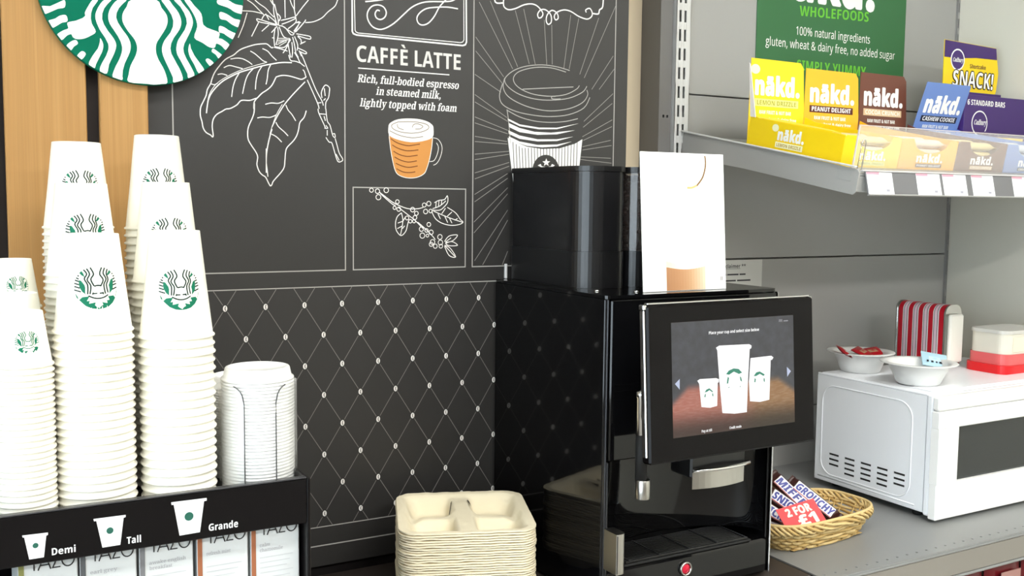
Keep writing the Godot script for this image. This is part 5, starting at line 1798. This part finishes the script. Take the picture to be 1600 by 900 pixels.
func build_on_microwave() -> void:
	var foam := mat("bowl_white", Color(0.90, 0.90, 0.89), 0.4)
	var b1 := thing("paper_bowl", "white bowl of red sachets near the back of the microwave", "bowl", Vector3(1.846, 1.1138, -0.006))
	part(b1, "bowl", bowl_mesh(0.076, 0.044, 0.046), foam)
	var b2 := thing("paper_bowl", "white bowl with a pale blue sachet at the microwave's front corner", "bowl", Vector3(1.826, 1.1158, 0.170))
	part(b2, "bowl", bowl_mesh(0.080, 0.045, 0.046), foam)
	var red := mat("sachet_red", Color(0.72, 0.07, 0.13), 0.35)
	var gold := mat("sachet_gold", Color(0.72, 0.55, 0.42), 0.4)
	sachet("red_sachet", "red sauce sachet lying flat in the middle of the bowl", "sachet", Vector3(1.848, 1.151, 0.02), Vector3(-1.15, 0.35, 0.1), red, gold, "red sachets in the bowl", 0.056, 0.04)
	sachet("red_sachet", "red sauce sachet tilted at the right of the bowl", "sachet", Vector3(1.882, 1.150, 0.012), Vector3(-1.2, -0.4, 0.25), red, gold, "red sachets in the bowl", 0.05, 0.036)
	sachet("red_sachet", "red sauce sachet poking over the bowl's left rim", "sachet", Vector3(1.796, 1.157, 0.005), Vector3(-1.0, 0.7, 0.5), red, mat("sachet_white", Color(0.85, 0.83, 0.80), 0.4), "red sachets in the bowl", 0.042, 0.03)
	sachet("red_sachet", "red sauce sachet lying under the others in the bowl", "sachet", Vector3(1.845, 1.136, 0.0), Vector3(-1.4, -0.2, 0.0), red, gold, "red sachets in the bowl", 0.05, 0.036)
	var ice := mat("sachet_blue", Color(0.72, 0.86, 0.92), 0.4)
	var bs := sachet("blue_sachet", "pale blue sachet with dark lettering standing in the bowl", "sachet", Vector3(1.868, 1.149, 0.180), Vector3(-1.05, -0.45, -0.30), ice, mat("sachet_pale", Color(0.80, 0.90, 0.94), 0.4), "", 0.054, 0.05)
	var bk := ink_on(Transform3D(Basis(), Vector3(0, 0, 0.0042)))
	for g in [[-0.018, 0.004], [-0.009, 0.005], [0.001, 0.003], [0.008, 0.006]]:
		ink_rect(bk, mat("sachet_ink", Color(0.10, 0.11, 0.16), 0.5), g[0], 0.010, g[0] + g[1], 0.0165)
	ink_done(bk, bs, "sachet_lettering")
	# napkin dispenser with a striped cover
	var t := thing("napkin_dispenser", "chrome napkin dispenser with red and white striped side", "dispenser", Vector3(2.062, 1.1138, 0.0))
	var chrome := mat("dispenser_chrome", Color(0.80, 0.80, 0.79), 0.12, 1.0)
	var stripe_red := mat("stripe_red", Color(0.80, 0.06, 0.16), 0.4)
	var stripe_pale := mat("stripe_pale", Color(0.93, 0.82, 0.86), 0.4)
	var stripe_dark := mat("stripe_dark", Color(0.18, 0.05, 0.08), 0.4)
	# arch outline seen from the aisle: x across, y up
	var arch := func(x0: float, x1: float, h: float, r: float) -> PackedVector2Array:
		var p := PackedVector2Array([Vector2(x1, 0.0)])
		for i in 9:
			var a := PI * 0.5 * i / 8.0
			p.append(Vector2(x1 - r + cos(a) * r, h - r + sin(a) * r))
		for i in 9:
			var a := PI * 0.5 + PI * 0.5 * i / 8.0
			p.append(Vector2(x0 + r + cos(a) * r, h - r + sin(a) * r))
		p.append(Vector2(x0, 0.0))
		return p
	part(t, "case", prism(arch.call(0.0, 0.056, 0.148, 0.020), -0.084, 0.050), chrome)
	part(t, "face_frame", prism(arch.call(-0.001, 0.057, 0.150, 0.021), 0.0502, 0.0545), chrome)
	part(t, "end_frame", prism(arch.call(-0.001, 0.057, 0.150, 0.021), -0.0885, -0.0842), chrome)
	# stripes run up the side and over the top
	var edge: PackedVector2Array = arch.call(-0.0006, 0.0566, 0.1488, 0.0206)
	var bands := []
	for i in 5:
		var z := -0.0800 + 0.0290 * i
		bands.append([z, 0.0125, 0])
		if i < 4:
			bands.append_array([[z + 0.0125, 0.0026, 2], [z + 0.0151, 0.0014, 3], [z + 0.0165, 0.0075, 1], [z + 0.0240, 0.0014, 3], [z + 0.0254, 0.0036, 2]])
	for b in bands:
		var st := begin(true)
		for i in range(1, edge.size() - 1):
			var p := edge[i]
			var q := edge[i + 1]
			quad(st, Vector3(p.x, p.y, b[0]), Vector3(q.x, q.y, b[0]), Vector3(q.x, q.y, b[0] + b[1]), Vector3(p.x, p.y, b[0] + b[1]))
		part(t, "stripe", finish(st), [stripe_red, stripe_pale, mat("stripe_white", Color(0.93, 0.92, 0.92), 0.4), stripe_dark][b[2]])
	var nap := thing("napkin_pack", "white paper napkins showing at the front of the dispenser", "napkins", Vector3(2.062, 1.1138, 0.0))
	part(nap, "napkin_stack", rbox(Vector3(0.004, 0.012, 0.0548), Vector3(0.053, 0.128, 0.066), 0.004), mat("napkin_white", Color(0.93, 0.92, 0.88), 0.8))
	# plastic tub on its red lid
	var tub := thing("plastic_tub", "clear plastic tub standing on its red lid beside the napkins", "tub", Vector3(2.10, 1.1138, 0.075))
	part(tub, "lid", standing(round_rect(0.0, 0.0, 0.165, 0.115, 0.028, 8), 0.0, 0.020), mat("tub_red", Color(0.88, 0.10, 0.12), 0.3))
	part(tub, "lid_step", standing(round_rect(0.005, 0.005, 0.160, 0.110, 0.026, 8), 0.0202, 0.045), mat("tub_rose", Color(0.86, 0.38, 0.38), 0.3))
	part(tub, "tub_wall", standing(round_rect(0.008, 0.008, 0.157, 0.107, 0.024, 8), 0.0452, 0.092), mat("tub_milky", Color(0.86, 0.84, 0.78), 0.3))
	part(tub, "tub_base", standing(round_rect(0.006, 0.006, 0.159, 0.109, 0.025, 8), 0.0922, 0.100), mat("tub_edge", Color(0.80, 0.79, 0.76), 0.25))
	part(tub, "label_patch", rbox(Vector3(0.032, 0.050, 0.1072), Vector3(0.128, 0.084, 0.1080), 0.0003), mat("tub_label", Color(0.90, 0.87, 0.78), 0.6))

# ---------------------------------------------------------------- wicker basket with chocolate bars
func oval(a: float, rx: float, rz: float) -> Vector3:
	# rounded rectangle path
	var c := cos(a)
	var s := sin(a)
	var e := 2.0 / 3.2
	return Vector3(signf(c) * pow(absf(c), e) * rx, 0.0, signf(s) * pow(absf(s), e) * rz)

func build_basket() -> void:
	var c := Vector3(1.458, 0.8495, 0.205)
	var t := thing("wicker_basket", "small woven wicker basket of chocolate bars on the bench", "basket", c, deg_to_rad(4.0))
	var cane := mat("cane", Color(0.80, 0.67, 0.42), 0.6)
	var cane2 := mat("cane_pale", Color(0.86, 0.75, 0.52), 0.6)
	var rows := 7
	var top := 0.046
	var n := 168
	var stakes := 42.0
	for r in rows:
		var y := 0.004 + (top - 0.006) * r / (rows - 1)
		var grow := lerpf(0.80, 0.985, pow(float(r) / (rows - 1), 0.8))
		var pts := []
		for i in n:
			var a := TAU * i / n
			var w := sin(a * stakes * 0.5 + (PI if r % 2 else 0.0)) * 0.0026
			var p := oval(a, 0.146 * grow + w, 0.084 * grow + w)
			p.y = y + 0.0006 * sin(a * 7.0 + r)
			pts.append(p)
		var st := begin(true)
		add_tube(st, pts, 0.0032, 6, 0.7, true)
		part(t, "weave_band", finish(st), cane if r % 2 else cane2)
	for i in int(stakes):
		var a := TAU * (i + 0.5) / stakes
		var p := oval(a, 0.146 * 0.80, 0.084 * 0.80)
		var q := oval(a, 0.146 * 0.985, 0.084 * 0.985)
		part(t, "stake", tube([p + Vector3(0, 0.002, 0), q + Vector3(0, top, 0)], 0.0015, 6), cane)
	# plaited rim of slanting strands, inside and outside
	for k in 44:
		var a0 := TAU * k / 44.0
		for side in [-1.0, 1.0]:
			var pts := []
			for j in 6:
				var u := j / 5.0
				var a := a0 + u * 0.30
				var p := oval(a, 0.147 + side * 0.0035 * sin(PI * u), 0.085 + side * 0.0035 * sin(PI * u))
				p.y = top - 0.010 + 0.018 * (u if side > 0 else 1.0 - u)
				pts.append(p)
			part(t, "rim_strand", tube(pts, 0.0028, 6), cane2 if k % 3 else cane)
	var hoop := []
	for i in 96:
		var p := oval(TAU * i / 96, 0.1475, 0.0855)
		p.y = top + 0.0085
		hoop.append(p)
	var hs := begin(true)
	add_tube(hs, hoop, 0.0030, 8, 1.0, true)
	part(t, "rim_hoop", finish(hs), cane2)
	var foot := PackedVector2Array()
	for i in 48:
		var p := oval(TAU * i / 48, 0.118, 0.068)
		foot.append(Vector2(p.x, p.z))
	part(t, "basket_floor", standing(foot, 0.0004, 0.0024), cane)
	for i in 9:
		var z := -0.056 + 0.014 * i
		part(t, "floor_splint", rbox(Vector3(-0.10, 0.0026, z), Vector3(0.10, 0.0038, z + 0.009), 0.0005), cane2 if i % 2 else cane)
	# chocolate bars: [lower end, upper end, word, label]
	var bars := [
		[Vector3(1.503, 0.884, 0.255), Vector3(1.452, 0.948, 0.170), "GROUCHY", "chocolate bar reading GROUCHY leaning in the wicker basket"],
		[Vector3(1.468, 0.884, 0.236), Vector3(1.424, 0.962, 0.142), "MIFFED", "chocolate bar reading MIFFED leaning in the wicker basket"],
		[Vector3(1.452, 0.876, 0.250), Vector3(1.375, 0.945, 0.178), "SNICKERS", "chocolate bar reading SNICKERS between the price card and MIFFED bar"],
		[Vector3(1.412, 0.872, 0.250), Vector3(1.340, 0.930, 0.180), "SNICKERS", "chocolate bar reading SNICKERS half behind the coffee machine"],
		[Vector3(1.395, 0.866, 0.262), Vector3(1.325, 0.892, 0.212), "SNICKERS", "chocolate bar reading SNICKERS lowest in the wicker basket"]]
	var cocoa := mat("bar_cocoa", Color(0.22, 0.09, 0.08), 0.3)
	var label_m := mat("bar_label", Color(0.93, 0.92, 0.94), 0.35)
	var letters := mat("bar_letters", Color(0.13, 0.17, 0.55), 0.4)
	var red := mat("bar_red", Color(0.70, 0.10, 0.16), 0.35)
	for b in bars:
		var lo: Vector3 = b[0]
		var hi: Vector3 = b[1]
		var x := (lo - hi).normalized()
		var y := (Vector3(-0.35, 0.6, 0.75) - x * x.dot(Vector3(-0.35, 0.6, 0.75))).normalized()
		var z := x.cross(y).normalized()
		var o := thing("chocolate_bar", b[3], "chocolate bar", Vector3.ZERO, 0.0, "chocolate bars in the basket")
		var l := 0.122
		o.transform = Transform3D(Basis(x, y, z), (lo + hi) * 0.5)
		part(o, "wrapper", wrapped_bar(l, 0.031, 0.017), cocoa)
		part(o, "label_band", rbox(Vector3(-l * 0.36, 0.0066, -0.0115), Vector3(l * 0.36, 0.0090, 0.0115), 0.001), label_m)
		var k := ink_on(Transform3D(Basis(Vector3(1, 0, 0), Vector3(0, 0, -1), Vector3(0, 1, 0)), Vector3(0, 0.0090, 0)))
		ink_bold(k, letters, b[2], -l * 0.34, l * 0.34, -0.0076, 0.0155, 0.0005, 0.0, 0.12)
		ink_rect(k, red, -l * 0.36, -0.0115, l * 0.36, -0.0098)
		ink_done(k, o, "bar_print")
	# price card
	var tl := Vector3(1.344, 0.926, 0.246)
	var tr := Vector3(1.434, 0.934, 0.246)
	var br := Vector3(1.466, 0.892, 0.287)
	var cx := (tr - tl).normalized()
	var cy := (tr - br)
	cy = (cy - cx * cx.dot(cy)).normalized()
	var pc := thing("price_card", "red price card reading 2 FOR £1 over the chocolate bars", "card")
	pc.transform = Transform3D(Basis(cx, cy, cx.cross(cy)), tl)
	part(pc, "card", rbox(Vector3(0, -0.053, -0.0008), Vector3(0.098, 0, 0), 0.0002), mat("card_red", Color(0.86, 0.28, 0.30), 0.4))
	var pk := ink_on(Transform3D())
	var cream := mat("card_cream", Color(0.97, 0.94, 0.86), 0.5)
	ink_bold(pk, cream, "2 FOR", 0.018, 0.080, -0.0205, 0.0150, 0.0007)
	ink_bold(pk, cream, "£1", 0.036, 0.082, -0.0440, 0.0195, 0.0010)
	ink_done(pk, pc, "card_print")

# ---------------------------------------------------------------- poster, notice, machine card
func build_small_print() -> void:
	var p := thing("shelf_poster", "green poster about natural ingredients on the grey back panel", "poster", Vector3(0, 0, -0.1998))
	part(p, "poster_sheet", rbox(Vector3(1.672, 1.70, 0.0), Vector3(2.182, 2.14, 0.003), 0.0005), mat("poster_green", Color(0.20, 0.43, 0.25), 0.5))
	var k := ink_on(Transform3D(Basis(), Vector3(0, 0, 0.003)))
	var white := mat("print_white")
	var lime := mat("poster_lime", Color(0.42, 0.78, 0.22), 0.5)
	ink_bold(k, white, "nākd.", 1.70, 2.060, 1.988, 0.10, 0.004)
	ink_text(k, lime, "WHOLEFOODS", "Droid Sans|b", 1.806, 2.044, 1.9500, 0.0235, 0.0, 0.0, 1.958)
	ink_text(k, white, "100% natural ingredients", "Droid Sans", 1.797, 2.052, 1.9045, 0.0200)
	ink_text(k, white, "gluten, wheat & dairy free, no added sugar", "Droid Sans", 1.700, 2.146, 1.8720, 0.0200)
	ink_text(k, lime, "SIMPLY YUMMY", "Droid Sans|b", 1.803, 2.042, 1.822, 0.0235)
	ink_done(k, p, "poster_print")
	var n := thing("paper_notice", "small white disclaimer notice stuck below the panel joint", "notice", Vector3(0, 0, -0.1998))
	part(n, "paper", rbox(Vector3(1.56, 1.285, 0.0), Vector3(1.7145, 1.3655, 0.0008), 0.0001), mat("paper_white", Color(0.84, 0.84, 0.82), 0.7))
	k = ink_on(Transform3D(Basis(), Vector3(0, 0, 0.0006)))
	var ink := mat("notice_ink", Color(0.22, 0.22, 0.24), 0.7)
	ink_text(k, ink, "Disclaimer **", "Droid Sans|b", 1.580, 1.662, 1.3470, 0.0085)
	ink_rect(k, ink, 1.58, 1.3445, 1.645, 1.3452)
	# two lines too small to read
	for w in [[1.576, 1.602, 1.3295], [1.605, 1.640, 1.3295], [1.643, 1.662, 1.3295], [1.574, 1.590, 1.3150], [1.594, 1.632, 1.3150], [1.636, 1.678, 1.3150]]:
		ink_rect(k, ink, w[0], w[2], w[1], w[2] + 0.0036)
	ink_done(k, n, "notice_print")
	var c := thing("display_card", "white card with a latte picture standing on the coffee machine", "card", Vector3(0.9585, 1.3578, 0.333))
	c.rotation.x = -0.075
	part(c, "card", rbox(Vector3(0, 0, -0.0025), Vector3(0.1705, 0.2225, 0), 0.0005), mat("card_white", Color(0.96, 0.96, 0.95), 0.4))
	part(c, "strut", prism(PackedVector2Array([Vector2(-0.028, 0.0021), Vector2(-0.003, 0.0), Vector2(-0.003, 0.15)]), 0.084, 0.086, Transform3D(Basis(Vector3(0, 0, 1), Vector3(0, 1, 0), Vector3(1, 0, 0)), Vector3.ZERO)), mat("card_white"))
	k = ink_on(Transform3D())
	var w := 0.1705
	var h := 0.2225
	var steps := 14
	var shades := [Color(0.66, 0.47, 0.32), Color(0.69, 0.50, 0.34), Color(0.72, 0.53, 0.37), Color(0.76, 0.59, 0.43), Color(0.82, 0.68, 0.54), Color(0.88, 0.79, 0.68)]
	for i in steps:
		var dw := 0.47 / steps
		var a := 0.27 + dw * i
		var tone := 5.0 * i / (steps - 1)
		var shade: Color = shades[mini(int(tone), 4)].lerp(shades[mini(int(tone), 4) + 1], tone - mini(int(tone), 4))
		var sag := func(u: float) -> float: return 0.175 - 0.02 * sin(PI * (u - 0.27) / 0.47)
		var q := PackedVector2Array([Vector2(a * w, 0.001), Vector2((a + dw) * w, 0.001), Vector2((a + dw) * w, sag.call(a + dw) * h), Vector2(a * w, sag.call(a) * h)])
		ink_poly(k, mat("latte_print_%d" % i, shade, 0.45), q)
		if i < 10:
			var f := PackedVector2Array([q[3], q[2], q[2] + Vector2(0, 0.040 * h), q[3] + Vector2(0, 0.045 * h)])
			ink_poly(k, mat("latte_foam_%d" % i, Color(0.94, 0.84, 0.72).lerp(Color(0.96, 0.95, 0.93), i / 10.0), 0.45), f)
	ink_line(k, mat("ring_brown", Color(0.48, 0.35, 0.16), 0.45), curve(PackedVector2Array([Vector2(0.765 * w, 0.985 * h), Vector2(0.772 * w, 0.92 * h), Vector2(0.735 * w, 0.83 * h), Vector2(0.66 * w, 0.765 * h)])), 0.0028)
	ink_line(k, mat("ring_gold", Color(0.82, 0.70, 0.45), 0.45), curve(PackedVector2Array([Vector2(0.66 * w, 0.767 * h), Vector2(0.60 * w, 0.750 * h), Vector2(0.54 * w, 0.748 * h)])), 0.0034)
	for s in [0.0, 0.018]:
		ink_rect(k, mat("card_mark", Color(0.55, 0.52, 0.48), 0.5), (0.93 + s) * w, 0.065 * h, (0.938 + s) * w, 0.095 * h)
	ink_done(k, c, "card_print")
